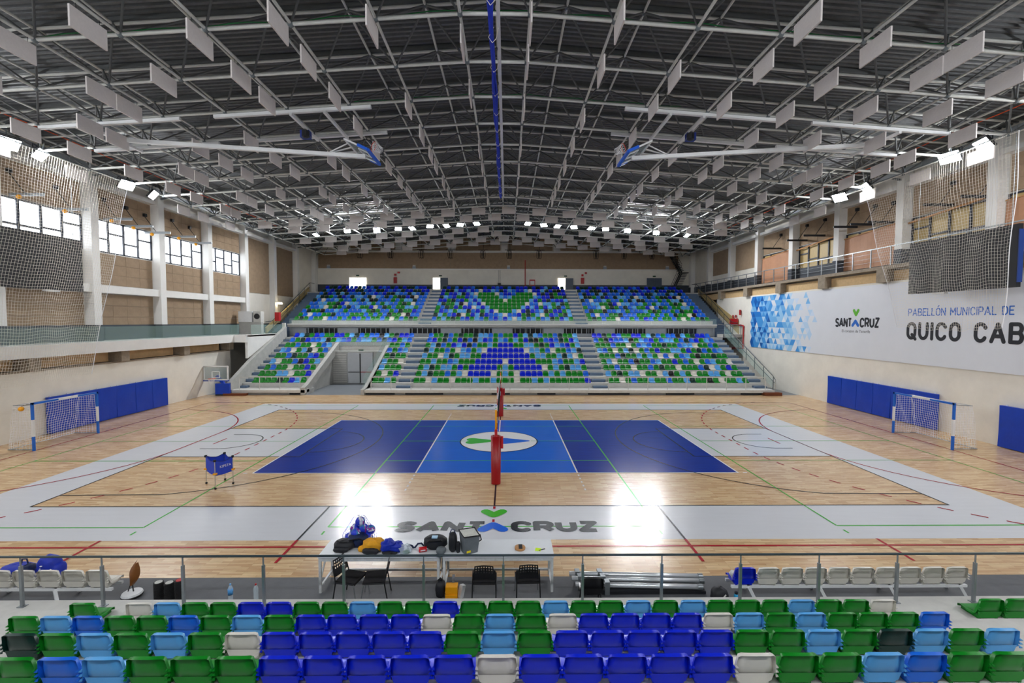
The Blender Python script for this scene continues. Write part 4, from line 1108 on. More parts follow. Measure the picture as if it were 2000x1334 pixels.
M = Matrix(((dirv.x, 0, nrm.x, feet[1].x+dirv.x*.15+nrm.x*.012), (dirv.y, 0, nrm.y, feet[1].y+dirv.y*.15+nrm.y*.012), (0, 1, 0, .68), (0,0,0,1)))
txt('KIPSTA', .12, WHITEM, M, cart)
# ------------------------------------------------------------------ corner basketball unit
t = thing('portable_hoop', 'lowered portable basketball hoop parked beside the left end of far stand', 'basketball hoop', (-21.4, 13.0, 0))
CLEAR = mat('acrylic_board', rgb(150, 170, 176), .1, alpha=.35)
MB().box(-.85, .85, 0, .03, 1.25, 2.2).build('board_glass', CLEAR, t)
for p_, q_ in (((-.9,0,2.2),(.9,0,2.2)), ((-.9,0,1.2),(.9,0,1.2)), ((-.88,0,1.2),(-.88,0,2.2)), ((.88,0,1.2),(.88,0,2.2))): MB().bar(p_, q_, .08).build('board_frame', WHITEM, t)
for p_, q_ in (((-.3,-.01,1.8),(.3,-.01,1.8)), ((-.3,-.01,1.35),(.3,-.01,1.35)), ((-.28,-.01,1.35),(-.28,-.01,1.8)), ((.28,-.01,1.35),(.28,-.01,1.8))): MB().bar(p_, q_, .045).build('target_line', WHITEM, t)
MB().box(-.95, .95, -.03, .05, 1.08, 1.17).build('lower_pad', MATBLUE, t)
def hoop(parent, c, ax, ay, nz, r=.225, depth=.4):
    c, ax, ay, nz = Vector(c), Vector(ax).normalized(), Vector(ay).normalized(), Vector(nz).normalized()
    q = MB().path([c + (ax*math.cos(2*math.pi*k/20) + ay*math.sin(2*math.pi*k/20))*r for k in range(20)], .012, 6, closed=True); q.build('rim', ORANGE_T, parent, True)
    q = MB()
    for k in range(12):
        for sg in (1, -1):
            pts = []
            for j in range(7):
                a = 2*math.pi*(k + sg*j*.5)/12; rr_ = r*(1-.42*math.sin(j/6*1.4))
                pts.append(c + (ax*math.cos(a) + ay*math.sin(a))*rr_ + nz*(-depth*j/6))
            q.path(pts, .006, 3)
    q.build('hoop_net', NETW, parent)
    MB().bar(c + ay*r, c + ay*(r+.16), .1, .03).build('rim_bracket', ORANGE_T, parent)
hoop(t, (-.08, -.4, 1.32), (1,0,0), (0,1,0), (0,0,1))
MB().bar((0,.1,1.5), (.7,.16,.6), .18).build('support_arm', MATBLUE, t)
MB().box(-.1, .95, .02, .2, .1, .9).build('base_pad', MATBLUE, t)
MB().box(-.1, .95, .02, .2, 0, .1).build('base_frame', BLACKM, t)
# ------------------------------------------------------------------ scoreboards and safety nets
SB = mat('scoreboard_black', rgb(26, 27, 32), .55, var=.1, vscale=3)
for s, l in ((-1, 'left'), (1, 'right')):
    t = thing('scoreboard', 'large black hanging scoreboard behind the %s safety net' % l, 'scoreboard', (s*21.7, .25, 7.1), 0, 'hanging scoreboards')
    MB().box(-.1, .1, -2.55, 2.55, 0, 2.63).build('panel', SB, t)
    for y in (-2.2, 2.2): MB().tube((0, y, 2.63), (0, y, 6.75), .012, 6).build('suspension_cable', STEEL, t)
    MB().box(-.06, .12, .6, 1.3, -.09, 0).build('status_lamp', WHITEM, t)
    MB().box(-.10, .10, -2.6, -2.56, .2, 2.4).build('edge_strip', mat('scoreboard_edge', rgb(30, 60, 130), .5), t)
    n = thing('safety_net', 'gathered white safety net hanging along the %s side of court' % l, 'net', (s*21.0, 0, 0), 0, 'safety nets')
    ytop0, ytop1 = (-9.0, 5.2) if s < 0 else (-2.7, 5.4)
    ybot0, ybot1 = (-8.5, 2.3) if s < 0 else (-2.4, 2.6)
    zbot = 2.9 if s < 0 else 5.4
    def nf(u, v, s=s, a0=ytop0, a1=ytop1, b0=ybot0, b1=ybot1, zb_=zbot):
        y = (a0+(a1-a0)*u)*v + (b0+(b1-b0)*u)*(1-v)
        return (s*(.06*math.sin(u*23+v*3) + .05*math.sin(v*11+u*5)), y + .05*math.sin(v*14+u*9)*(1-abs(2*u-1)), zb_+(13.35-zb_)*v - .10*math.sin(u*40)*(1-v)*.4 - .35*math.sin(math.pi*u)*(1-v)*.5)
    nu = round((ytop1-ytop0)/.135); nv = round((13.35-zbot)/.135)
    net_grid(nf, nu, nv, .0052, nu, 40).build('net_mesh', NETM, n)
    MB().path([nf(1 if s < 0 else 0, v/30) for v in range(31)], .016, 6).build('edge_rope', NETW, n)
    MB().path([nf(0 if s < 0 else 1, v/30) for v in range(31)], .012, 6).build('edge_rope', NETW, n)
    MB().tube((0, ytop0-.5, 13.38), (0, ytop1+.5, 13.38), .03, 8).build('top_pole', NODEGREY, n)
    for k in range(4):
        y = ytop0+.3+(ytop1-ytop0-.6)*k/3
        MB().tube((0, y, 13.38), (-s*0.1, y, 13.75), .015, 6).build('hanger', NODEGREY, n)
# ------------------------------------------------------------------ window actuators (brackets sticking out of the walls)
def bracket(s, y, z, ln, label):
    t = thing('wall_bracket', label, 'bracket', (s*23.9, y, z), 0, 'steel brackets beside the windows')
    MB().bar((0,0,0), (-s*ln,0,0), .07, .14).build('arm', STEEL if s < 0 else BLACKM, t)
    MB().tube((-s*ln*.45,0,.05), (0,0,1.1), .02, 6).build('tie_rod', BLACKM, t)
    MB().box(-.12, .12, -.1, .1, 1.05, 1.25).build('wall_plate', BLACKM, t)
    if s < 0: MB().sphere((-s*ln*.3, -.05, -.12), .11, 10, 8).build('motor', YELLOW, t)
for i, (y, z) in enumerate(((1.6,11.75),(3.9,11.6),(6.8,11.72),(8.4,11.62),(9.9,11.5),(12.4,11.7),(14.2,11.55))): bracket(-1, y, z, 1.7, 'steel bracket arm beside the left windows, %s from the camera' % ORD[i+1])
for i, (y, z) in enumerate(((.9,11.7),(2.9,11.8),(6.6,11.7),(8.0,11.85),(9.5,12.0),(12.6,12.0),(14.6,12.0),(18.0,11.9))): bracket(1, y, z, 1.6, 'dark bracket arm beside the right windows, %s from the camera' % ORD[i+1])
# ------------------------------------------------------------------ folded ceiling hoops
def ceiling_hoop(s, label):
    t = thing('ceiling_hoop', label, 'basketball hoop', (0,0,0), 0, 'hoops folded up under the roof')
    yc = -.4
    def P(x, y, z): return (s*x, y, z)
    B = Vector((5.63, 0, 12.95)); hd = Vector((.91, 0, .41))    # from the padded lower edge up the board
    nv_ = Vector((-.41, 0, .91))                            # face of the board (towards the roof)
    def Q(u, y, w_): v = B + hd*u + nv_*w_; return (s*v.x, yc+y, v.z)
    for (u0, y0), (u1, y1) in (((0,-.9),(0,.9)), ((1.05,-.9),(1.05,.9)), ((0,-.9),(1.05,-.9)), ((0,.9),(1.05,.9))):
        MB().bar(Q(u0,y0,0), Q(u1,y1,0), .06).build('board_frame', WHITEM, t)
    q = MB(); q.add([Q(0,-.9,0), Q(0,.9,0), Q(1.05,.9,0), Q(1.05,-.9,0), Q(0,-.9,.02), Q(0,.9,.02), Q(1.05,.9,.02), Q(1.05,-.9,.02)], [(0,1,2,3),(4,7,6,5),(0,4,5,1),(1,5,6,2),(2,6,7,3),(3,7,4,0)]); q.build('board_glass', CLEAR, t)
    for (u0, y0), (u1, y1) in (((.15,-.3),(.15,.3)), ((.6,-.3),(.6,.3)), ((.15,-.3),(.6,-.3)), ((.15,.3),(.6,.3))):
        MB().bar(Q(u0,y0,.015), Q(u1,y1,.015), .05).build('target_line', WHITEM, t)
    BP = mat('backboard_pad_blue', rgb(10, 92, 214), .4)
    MB().bar(Q(-.05,-.93,0), Q(-.05,.93,0), .11).build('edge_pad', BP, t)
    for y in (-.93, .93): MB().bar(Q(-.05,y,0), Q(.42,y,0), .11).build('edge_pad', BP, t)
    c = B + hd*.15 + nv_*.42
    hoop(t, (s*c.x, yc, c.z), (0,1,0), (-s*nv_.x, 0, -nv_.z), (s*hd.x, 0, hd.z))
    MB().bar(P(5.95, yc, 12.95), P(16.9, yc, 13.62), .16).build('main_arm', WHITEM, t)
    MB().bar(P(6.6, yc, 13.35), P(7.7, yc, 13.05), .05).build('brace', WHITEM, t)
    MB().bar(P(6.55, yc-.5, 13.35), P(7.7, yc, 13.07), .04).build('brace', WHITEM, t)
    MB().bar(P(6.55, yc+.5, 13.35), P(7.7, yc, 13.07), .04).build('brace', WHITEM, t)
    for y in (YB[8]+2*M_, YB[8]+3*M_):
        MB().bar(P(5.3, y, zb(5.3)-.16), P(11.8, y, zb(11.8)-.16), .13).build('ceiling_rail', WHITEM, t)
        MB().bar(P(13.2, y, zb(13.2)-.16), P(19.0, y, zb(19.0)-.16), .13).build('ceiling_rail', WHITEM, t)
    for x in (7.2, 8.6, 16.9):
        MB().bar(P(x, YB[8]+2*M_-.1, zb(x)-.28), P(x, YB[8]+3*M_+.1, zb(x)-.28), .11).build('cross_rail', WHITEM, t)
    for y in (yc-.35, yc+.35): MB().bar(P(16.9, y, zb(16.9)-.28), P(16.6, yc, 13.6), .06).build('hinge_strut', WHITEM, t)
    MB().lathe([(.09,-.2),(.16,-.15),(.16,.1),(.06,.16)], 12, P(8.6, yc, zb(8.6)-.5)).build('winch_motor', BLACKM, t)
    MB().box(*sorted((s*8.5, s*8.9)), yc+.1, yc+.4, zb(8.6)-.62, zb(8.6)-.3).build('winch_box', mat('winch_blue', rgb(20, 50, 140), .5), t)
    MB().tube(P(8.6, yc, zb(8.6)-.35), P(7.9, yc, 13.1), .008, 5).build('winch_cable', STEEL, t)
ceiling_hoop(-1, 'basketball hoop folded up under the roof on the left'); ceiling_hoop(1, 'basketball hoop folded up under the roof on the right')
# ------------------------------------------------------------------ gathered dividing curtain under the ridge
CURT = mat('curtain_royal_blue', rgb(12, 52, 200), .6, var=.2, vscale=3)
t = thing('divider_curtain', 'royal blue dividing curtain gathered up along the roof ridge', 'curtain', (0,0,0))
for k, (dx, dz, r_) in enumerate(((-.17, 14.55, .04), (-.12, 14.48, .045), (-.07, 14.55, .04), (-.12, 14.62, .045))):
    MB().path([(dx+.018*math.sin(y*.9+k*2)+.012*math.sin(y*2.3+k), y, dz+.06*math.sin(y*.7+k)) for y in [-14+.65*i for i in range(41)]], r_, 7).build('fold', CURT, t, True)
MB().bar((.10, -14, 14.78), (.10, 12.6, 14.78), .11).build('track', WHITEM, t)
for i in range(14):
    y = -10+i*1.7
    MB().path([(.1, y, 14.75), (.02, y+.1, 14.45), (-.1, y+.15, 14.36), (-.22, y+.1, 14.5), (-.05, y, 14.75)], .012, 5).build('tie_cord', NETM, t)
# cables on the frame
CG = mat('green_cable', rgb(30, 140, 70), .5); CO = mat('orange_cable', rgb(236, 86, 26), .5)
q = MB().path([(x, YB[8]+.02+.03*math.sin(x*1.7), zb(x)+.10+.04*math.sin(x*2.3)) for x in [-21+.5*i for i in range(85)]], .018, 5); tag(q.build('green_cable', CG), 'green cable strapped along the nearest cross tube of the roof', 'cable')
q = MB().path([(-6.0+.35*i, YB[10]+.0, zb(-6+.35*i)+.09+.03*math.sin(i)) for i in range(40)], .014, 5); tag(q.build('green_cable', CG), 'short green cable on a roof tube near the folded hoops', 'cable')
for s, l in ((-1, 'left'), (1, 'right')):
    q = MB().path([(s*21.9, y, 14.75+.03*math.sin(y)) for y in [-10+1.5*i for i in range(24)]], .02, 5); tag(q.build('orange_cable', CO), 'orange cable running along the %s roof edge' % l, 'cable', 'orange roof cables')
# hanging cable bundles before the far wall
for i, x in enumerate((-17.3, -13.6, -9.9, -6.4, -2.5, .7, 4.3, 11.2, 14.6, 18.0)):
    t = thing('cable_bundle', 'looped black cable bundle hanging before the far panel, %s from left' % ORD[i+1], 'cables', (x, 34.2, 14.2), 0, 'cable bundles before the far panel')
    MB().bar((-.6,0,0), (.6,0,0), .05).build('support_bar', BLACKM, t)
    for k in range(3):
        MB().path([(-.25+.18*k+.12*math.sin(a*.52), .05*k, -.55+.5*math.cos(a*.52)) for a in range(12)], .03, 5, closed=True).build('cable_loop', RUBBER, t)
    MB().tube((0,0,0), (0,0,zt(x)-14.1), .03, 5).build('drop_rod', BLACKM, t)
# black steel stair at the far right corner
st = thing('steel_stair', 'black open steel stair climbing in the far right corner', 'stair', (21.2, 35.4, 8.95))
for k in range(12): MB().box(-.4+.07*0+k*.09, .4+k*.09, -.3, .3, .2*k+.2, .2*k+.24).build('stair_tread', BLACKM, st)
MB().box(.5, 1.5, -.5, .5, 2.62, 2.7).build('stair_landing', BLACKM, st)
for k in range(12): MB().box(.6-k*.11-.35, .6-k*.11+.35, -.4, .2, 2.7+.2*k+.2, 2.7+.2*k+.25).build('stair_tread', BLACKM, st)
for y in (-.35, .3):
    MB().bar((-.45,y,.1), (.7,y,2.6), .06, .16).build('stringer', BLACKM, st); MB().bar((.7,y,2.7), (-.8,y,5.2), .06, .16).build('stringer', BLACKM, st)
    MB().bar((-.45,y,1.0), (.7,y,3.6), .04).build('stair_rail', BLACKM, st); MB().bar((.7,y,3.7), (-.8,y,6.1), .04).build('stair_rail', BLACKM, st)
# units at the far end of the left gallery
t = thing('air_unit', 'white and beige air conditioning unit at the end of the left gallery', 'air conditioner', (-22.9, 19.9, 5.5)); 
MB().box(-.6, .6, -.3, .3, 0, .95).build('cabinet', WHITEM, t); MB().box(.7, 1.35, -.25, .3, 0, .95).build('fan_box', CONC_LT, t); MB().lathe([(.25,0),(.25,.04),(.1,.05)], 14, (0,0,0)).build('fan_cover', BLACKM, t).matrix_local = Matrix.Translation((1.02,-.26,.5)) @ Matrix.Rotation(math.pi/2, 4, 'X'); MB().box(-.6, 1.35, -.2, .2, -1.05, 0).build('stand_frame', CONC, t)
tag(MB().box(-21.2, -20.8+.0, 21.4, 21.75, 5.6, 6.4).build('fire_box', REDPAINT), 'small dark red fire box above the left gallery end', 'cabinet')

# ------------------------------------------------------------------ things between the near stand and the court
SHELLW = {c: HI_ME[c] for c in 'WB'}
def team_bench(x0, codes, y, label):
    t = thing('team_bench', label, 'bench', (0, y, 0), 0, 'team benches')
    n = len(codes); x1 = x0+(n-1)*.48
    for i, c in enumerate(codes): link('seat_shell', HI_ME[c], t, (x0+i*.48, .3, .30))
    for yy in (-.02, .22): MB().bar((x0-.25, yy, .27), (x1+.25, yy, .27), .05).build('beam', WHITEM, t)
    for i in range(0, n, 3):
        x = x0+i*.48+.1
        MB().bar((x, -.05, .27), (x+.12, -.12, 0), .05).build('leg', WHITEM, t); MB().bar((x, .25, .27), (x+.12, .35, 0), .05).build('leg', WHITEM, t)
        MB().bar((x, -.05, .27), (x, .25, .27), .05).build('cross_tie', WHITEM, t)
    MB().bar((x0-.25, -.12, .03), (x1, -.12, .03), .05).build('foot_rail', WHITEM, t)
    return t
team_bench(-10.15, 'WWWWWW', -12.18, 'row of white shell seats on a bench at the left')
team_bench(5.18, 'BWWWWWWWWW', -12.18, 'bench with one blue and nine white shell seats at right')

# ---- tables
LAM = mat('white_laminate', rgb(222, 226, 230), .35, var=.04, vscale=3)
FRM = mat('chipped_white_frame', rgb(214, 216, 216), .5, var=.25, vscale=9)
def table(x0, x1, label):
    t = thing('folding_table', label, 'table', (0, 0, 0), 0, 'judges tables')
    y0, y1, z = -11.95, -11.22, .78
    MB().box(x0, x1, y0, y1, z-.03, z).build('table_top', LAM, t)
    MB().box(x0+.02, x1-.02, y0+.02, y0+.06, z-.11, z-.03).build('apron', FRM, t); MB().box(x0+.02, x1-.02, y1-.06, y1-.02, z-.11, z-.03).build('apron', FRM, t)
    for x in (x0+.04, x1-.04):
        for y in (y0+.04, y1-.04): MB().bar((x, y, 0), (x, y, z-.03), .05).build('leg', FRM, t)
        MB().bar((x, y0+.04, .12), (x, y1-.04, .12), .04).build('side_bar', FRM, t)
        MB().bar((x, y0+.06, .3), (x, y1-.3, z-.1), .03).build('diagonal_brace', FRM, t)
    MB().bar((x0, y1-.04, .12), (x1, y1-.04, .12), .04).build('stretcher', FRM, t)
table(-3.52, -1.0, 'white judges table covered with bags, left of the two'); table(-.96, 1.36, 'white judges table with papers and cooler bag, right of the two')

# ---- visitor chairs
SEATF = mat('black_speckled_fabric', rgb(30, 28, 30), .9, var=.35, vscale=60)
BLKPL = mat('black_plastic', rgb(26, 26, 30), .45)
def visitor_chair(x, y, rz, label):
    t = thing('visitor_chair', label, 'chair', (x, y, 0), rz, 'black visitor chairs')     # faces +Y
    q = MB(); q.grid(lambda u, v: (-.22+.44*u, -.2+.42*v, .46+.015*math.sin(math.pi*u)-.02*v*v), 6, 6); q.grid(lambda u, v: (-.22+.44*u, -.2+.42*v, .41), 6, 6, flip=True)
    q.box(-.22, .22, -.2, .22, .41, .455); q.build('seat', SEATF, t)
    # perforated back: bars around a 7 x 3 field of square holes
    q = MB()
    def bp(u, v): return (-.21*(1-.12*v)+.42*(1-.12*v)*u, -.22-.07*v-.03*math.sin(math.pi*u)*-1, .52+.32*v)
    nx, nz = 15, 11
    for j in range(nz):
        for i in range(nx):
            hole = (i % 2 == 1 and 1 <= i <= 13) and (j in (5, 7, 9))
            if hole: continue
            a, b_, c, d = bp(i/nx, j/nz), bp((i+1)/nx, j/nz), bp((i+1)/nx, (j+1)/nz), bp(i/nx, (j+1)/nz)
            q.add([a, b_, c, d], [(0,1,2,3)])
    q.build('backrest', BLKPL, t)
    for s in (-1, 1):
        MB().path([(s*.24,-.27,0),(s*.23,-.2,.42),(s*.22,-.24,.6),(s*.21,-.27,.74)], .013, 7).build('rear_leg', BLKPL, t)
        MB().path([(s*.24,.27,0),(s*.23,.2,.43)], .013, 7).build('front_leg', GALV, t)
        MB().path([(s*.23,-.2,.42),(s*.23,.2,.43)], .013, 7).build('seat_rail', BLKPL, t)
visitor_chair(-.07, -12.15, 0, 'black perforated-back chair at the table, left of the pair facing court')
visitor_chair(.80, -12.12, .04, 'black perforated-back chair at the table, right of the pair facing court')
visitor_chair(-2.78, -12.1, -math.pi/2-.25, 'black chair turned sideways under the left table, back to the left')
visitor_chair(-2.28, -12.1, math.pi/2+.12, 'black chair turned sideways under the left table, back to the right')
t = thing('shell_chair', 'small black plastic shell chair beside the chrome poles', 'chair', (2.06, -12.4, .0))
link('seat_shell', HI_ME['K'], t, (0, .30, .24))
for s in (-1, 1):
    MB().path([(s*.17,-.15,0),(s*.17,-.05,.26),(s*.17,.2,.26),(s*.19,.28,0)], .014, 6).build('leg_frame', BLKPL, t)
# ---- chrome poles on the floor
CHROME = mat('chrome', rgb(226, 230, 234), .22, metal=.6)
for i, (y, z, x0, x1, l) in enumerate(((-11.62, .22, 1.72, 4.55, 'rearmost'), (-11.80, .22, 1.75, 4.5, 'middle'), (-11.98, .20, 1.8, 4.4, 'nearest'))):
    t = thing('net_pole', 'chrome spare net pole lying on the dark floor, %s of three' % l, 'pole', (0,0,0), 0, 'spare poles on the floor')
    MB().tube((x0, y, z), (x1, y-.05, z-.04), .05, 14).build('tube', CHROME, t, True)
    MB().tube((x1-.08, y-.05, z-.04), (x1+.02, y-.05, z-.04), .058, 14).build('end_collar', STEEL, t)
    for x in (x0+.12, x0+.6): MB().box(x, x+.1, y-.07, y+.07, 0, z+.075).build('cradle', STEEL, t)
tag(MB().box(1.9, 4.5, -12.02, -11.55, 0, .06).build('pole_crate', BLACKM), 'long low black tray under the chrome poles', 'tray')
# ---- water bottles
PETM = mat('clear_plastic', rgb(214, 228, 236), .08, alpha=.38, spec=.6)
for x, capm, lab in ((-5.19, mat('cap_blue', rgb(120, 180, 230), .4), 'water bottle with pale blue cap and printed label by the railing'), (-4.68, REDPAINT, 'clear water bottle with red cap by the railing')):
    t = thing('water_bottle', lab, 'bottle', (x, -12.15, 0), 0, 'water bottles on the floor')
    MB().lathe([(.045,0),(.047,.02),(.044,.06),(.047,.1),(.044,.14),(.047,.2),(.046,.24),(.03,.29),(.014,.31)], 16).build('bottle_body', PETM, t, True)
    MB().lathe([(.016,.31),(.016,.34)], 12).build('cap', capm, t)
    if 'printed' in lab: MB().lathe([(.0485,.12),(.0485,.24)], 16).build('label_wrap', mat('bottle_label', rgb(80, 150, 210), .4), t, True)
# ---- foam rollers
for i, (x, h, m) in enumerate(((-6.58, .41, CONC_LT), (-6.37, .40, CONC_LT), (-6.16, .45, REDPAINT))):
    t = thing('foam_roller', ['black ribbed foam roller with pale end, leftmost of three', 'black ribbed foam roller with pale end, middle of three', 'black ribbed foam roller with red end'][i], 'foam roller', (x, -12.2, 0), 0, 'foam rollers standing on the floor')
    pr_ = []
    for k in range(14): pr_ += [(.088, h*k/14), (.088, h*(k+.6)/14), (.08, h*(k+.7)/14), (.08, h*(k+.95)/14)]
    MB().lathe(pr_+[(.085, h)], 18).build('roller_body', RUBBER, t); MB().lathe([(.066, h), (.066, h+.006)], 18).build('end_disc', m, t)
# ---- plywood swivel stool
PLY = mat('bent_plywood', rgb(128, 78, 34), .35, var=.2, vscale=5, stretch=(1, 1, 6))
t = thing('balance_stool', 'bent plywood seat on a white round base beside the foam rollers', 'stool', (-7.28, -12.0, 0))
MB().lathe([(.17,.0),(.19,.03),(.17,.05)], 20).build('base_rim', RUBBER, t); MB().lathe([(.185,.05),(.17,.085),(.04,.10)], 20).build('base_plate', WHITEM, t)
MB().path([(.03,0,.1),(.0,.02,.2),(-.03,.03,.26)], .012, 6).build('stem', BLACKM, t); MB().path([(-.08,0,.1),(-.04,.02,.24)], .01, 6).build('stem', BLACKM, t)
q = MB(); q.grid(lambda u, v: (-.02+.10*v+(.13*math.sin(math.pi*min(1, v*.9+.1)))*(u-.5)*1.6, .03-.05*math.sin(math.pi*u)+.05*v, .22+.45*v-.12*(u-.5)*(u < .5)), 8, 12); q.build('shell', PLY, t, True)
# ---- bags
def blob(c, sx, sy, sz, seed, k=.08, p=2.8, nu=20, nv=12):
    q = MB(); r_ = random.Random(seed); a = [r_.random()*6 for _ in range(6)]
    vs = []
    def se(x): return math.copysign(abs(x)**(2/p), x)
    for j in range(nv+1):
        th = math.pi*(j/nv-.5)
        for i in range(nu):
            ph = 2*math.pi*i/nu
            n = 1 + k*(math.sin(3*ph+a[0]+2*th)*.5 + math.sin(5*ph+a[1])*math.cos(4*th+a[2])*.5 + math.sin(9*th+a[3]+ph)*.35)
            vs.append((c[0]+sx*se(math.cos(th))*se(math.cos(ph))*n, c[1]+sy*se(math.cos(th))*se(math.sin(ph))*n, max(c[2]-sz, c[2]+sz*se(math.sin(th))*n)))
    fs = [(j*nu+i, j*nu+(i+1) % nu, (j+1)*nu+(i+1) % nu, (j+1)*nu+i) for j in range(nv) for i in range(nu)]
    q.add(vs, fs); return q
NYB = mat('black_nylon', rgb(30, 31, 36), .6, var=.2, vscale=10, bump=.4, bscale=14)
NYN = mat('navy_nylon', rgb(18, 36, 76), .6, var=.2, vscale=10, bump=.4, bscale=14)
NYR = mat('royal_nylon', rgb(14, 44, 168), .55, var=.2, vscale=8, bump=.4, bscale=14)
NYY = mat('mustard_cloth', rgb(226, 160, 30), .8, var=.25, vscale=10, bump=.6, bscale=18)
NYG = mat('grey_cooler_fabric', rgb(108, 114, 118), .7, var=.15, vscale=8)
FOIL = mat('pale_lining', rgb(214, 214, 208), .6, var=.1, vscale=20, bump=.5, bscale=40)
LIME = mat('lime_patch', rgb(204, 240, 20), .5)
def bag(name, label, cat, P, body, parts):
    t = thing(name, label, cat, P)
    body.build('body', parts.pop('mat'), t, True)
    return t
t = bag('backpack', 'black backpack with a lime patch at the left end of the table', 'backpack', (-3.08, -11.75, 0.78), blob((0,.12,.10), .21, .17, .10, 1), {'mat': NYB})
MB().box(-.06, .04, -.065, -.05, .06, .10).build('patch', LIME, t); MB().path([(-.15,.1,.19),(-.05,.0,.21),(.1,.02,.2)], .012, 5).build('strap', RUBBER, t); blob((-.02,-.02,.06), .16, .06, .055, 2).build('front_pocket', NYB, t, True)
t = bag('backpack', 'navy backpack lying behind the black one on the table', 'backpack', (-2.85, -11.62, 0.78), blob((0,.16,.13), .21, .17, .12, 3), {'mat': NYN})
MB().path([(-.2,.05,.1),(-.12,-.04,.2),(.1,-.03,.24),(.2,.08,.12)], .012, 5).build('strap', RUBBER, t); MB().path([(-.05,.18,.25),(0,.18,.31),(.06,.18,.25)], .01, 5).build('haul_loop', RUBBER, t)
t = bag('folded_jacket', 'mustard and black folded jacket on the left table', 'clothing', (-2.44, -11.78, 0.78), blob((0,.1,.12), .21, .16, .12, 5, .14), {'mat': NYY})
blob((-.02,-.05,.06), .17, .07, .06, 6).build('dark_roll', NYB, t, True); blob((-.24,.05,.06), .07, .07, .05, 7, .2).build('sleeve', NYY, t, True)
t = bag('training_bib', 'crumpled bright blue training bibs on the left table', 'clothing', (-2.06, -11.80, 0.78), blob((-.07,.1,.11), .14, .15, .11, 8, .25), {'mat': NYR})
blob((.12,.08,.09), .13, .13, .09, 9, .28).build('second_bib', NYR, t, True); blob((.0,-.04,.03), .16, .06, .03, 10).build('black_belt', NYB, t, True)
t = bag('plastic_bag', 'clear crumpled plastic bag on the left table', 'bag', (-1.74, -11.87, 0.78), blob((0,.08,.08), .11, .1, .08, 11, .3), {'mat': PETM})
blob((.02,.06,.03), .06, .05, .03, 12, .2).build('green_content', mat('leafy_content', rgb(60, 110, 60), .7), t, True)
t = thing('ankle_strap', 'loose black straps lying at the back of the table', 'strap', (-1.61, -11.61, 0.78))
for k, pts in enumerate(([(-.14,.05,.01),(-.08,.0,.08),(-.04,.06,.02),(0,0,.01)], [(.02,0,.01),(.08,.06,.07),(.16,.02,.1),(.2,.06,.03)])): MB().path(pts, .02, 5).build('strap', NYN, t)
t = bag('duffel_bag', 'black duffel bag with pale tag on the table beside red can', 'bag', (-1.15, -11.74, 0.78), blob((0,.14,.14), .25, .15, .13, 13), {'mat': NYB})
MB().box(-.06, .06, .02, .12, .265, .285).build('tag', mat('tag_blue', rgb(170, 206, 230), .5), t); MB().path([(-.22,.1,.1),(-.1,-.04,.24),(.12,-.03,.25),(.22,.12,.12)], .014, 5).build('strap', RUBBER, t)
P = Vector((-1.39, -11.76, 0.78)); t = thing('drink_can', 'red drink can lying against the black duffel bag', 'can', (P.x, P.y, P.z), .3)
MB().tube((-.08,0,.055), (.08,0,.055), .052, 16).build('can_body', mat('can_red', rgb(196, 20, 30), .25, var=.2, vscale=12), t, True); MB().tube((.08,0,.055), (.088,0,.055), .04, 16).build('can_end', GALV, t); MB().box(-.05, .05, -.054, -.05, .045, .065).build('can_print', WHITEM, t)
P = Vector((-1.00, -11.87, 0.78)); t = thing('sports_cap', 'grey cap in front of the black duffel bag', 'cap', (P.x, P.y, P.z)); blob((0,.06,.06), .10, .1, .06, 14).build('crown', NYG, t, True); blob((.0,-.05,.012), .09, .07, .012, 15).build('brim', NYG, t, True)
t = bag('shoulder_bag', 'tall narrow black shoulder bag standing on the table', 'bag', (-0.73, -11.83, 0.78), blob((-.03,.1,.2), .09, .13, .2, 16, .05), {'mat': NYB})
blob((.09,.03,.12), .05, .05, .12, 17, .05).build('bottle_pocket', NYB, t, True); MB().path([(-.1,.1,.36),(-.06,.1,.46),(.0,.1,.46),(.03,.1,.36)], .012, 5).build('handle', NYN, t)
P = Vector((-0.41, -11.75, 0.78)); t = thing('cooler_bag', 'open grey and black cooler bag with pale lining on the table', 'bag', (P.x, P.y, P.z), .5)
q = MB(); a_, b_ = (.14, .11), (.18, .14)
bot = [(-a_[0],-a_[1],0),(a_[0],-a_[1],0),(a_[0],a_[1],0),(-a_[0],a_[1],0)]; top = [(-b_[0],-b_[1],.40),(b_[0],-b_[1],.36),(b_[0],b_[1],.42),(-b_[0],b_[1],.45)]
q.add(bot+top, [(0,1,5,4),(3,0,4,7),(0,3,2,1)], 0); q.add(bot+top, [(1,2,6,5),(2,3,7,6)], 1); q.build('body', [NYG, NYB], t)
q = MB(); inn = [(x*.93, y*.93, z-.005) for x, y, z in top]; dn = [(x*.8, y*.8, .32) for x, y, z in top]
q.add(inn+dn, [(0,4,5,1),(1,5,6,2),(2,6,7,3),(3,7,4,0),(4,7,6,5)]); q.build('lining', FOIL, t)
q = MB().path([(x*1.0, y*1.0, z) for x, y, z in top], .014, 5, closed=True); q.build('rim', RUBBER, t)
MB().path([(.2,-.1,.36),(.27,-.02,.2),(.25,.1,.1)], .014, 5).build('shoulder_strap', RUBBER, t); MB().box(-.12, -.03, -.14, -.133, .05, .09).build('badge', mat('badge_yellow', rgb(240, 220, 30), .5), t)
P = Vector((0.66, -11.65, 0.78)); t = thing('tape_roll', 'round wooden disc with dark band on the right table', 'disc', (P.x, P.y, P.z)); MB().lathe([(.11,0),(.115,.03),(.11,.05)], 20).build('disc', WOODBAR, t, True); MB().box(-.03, .05, -.1, .1, .05, .054).build('dark_band', RUBBER, t)
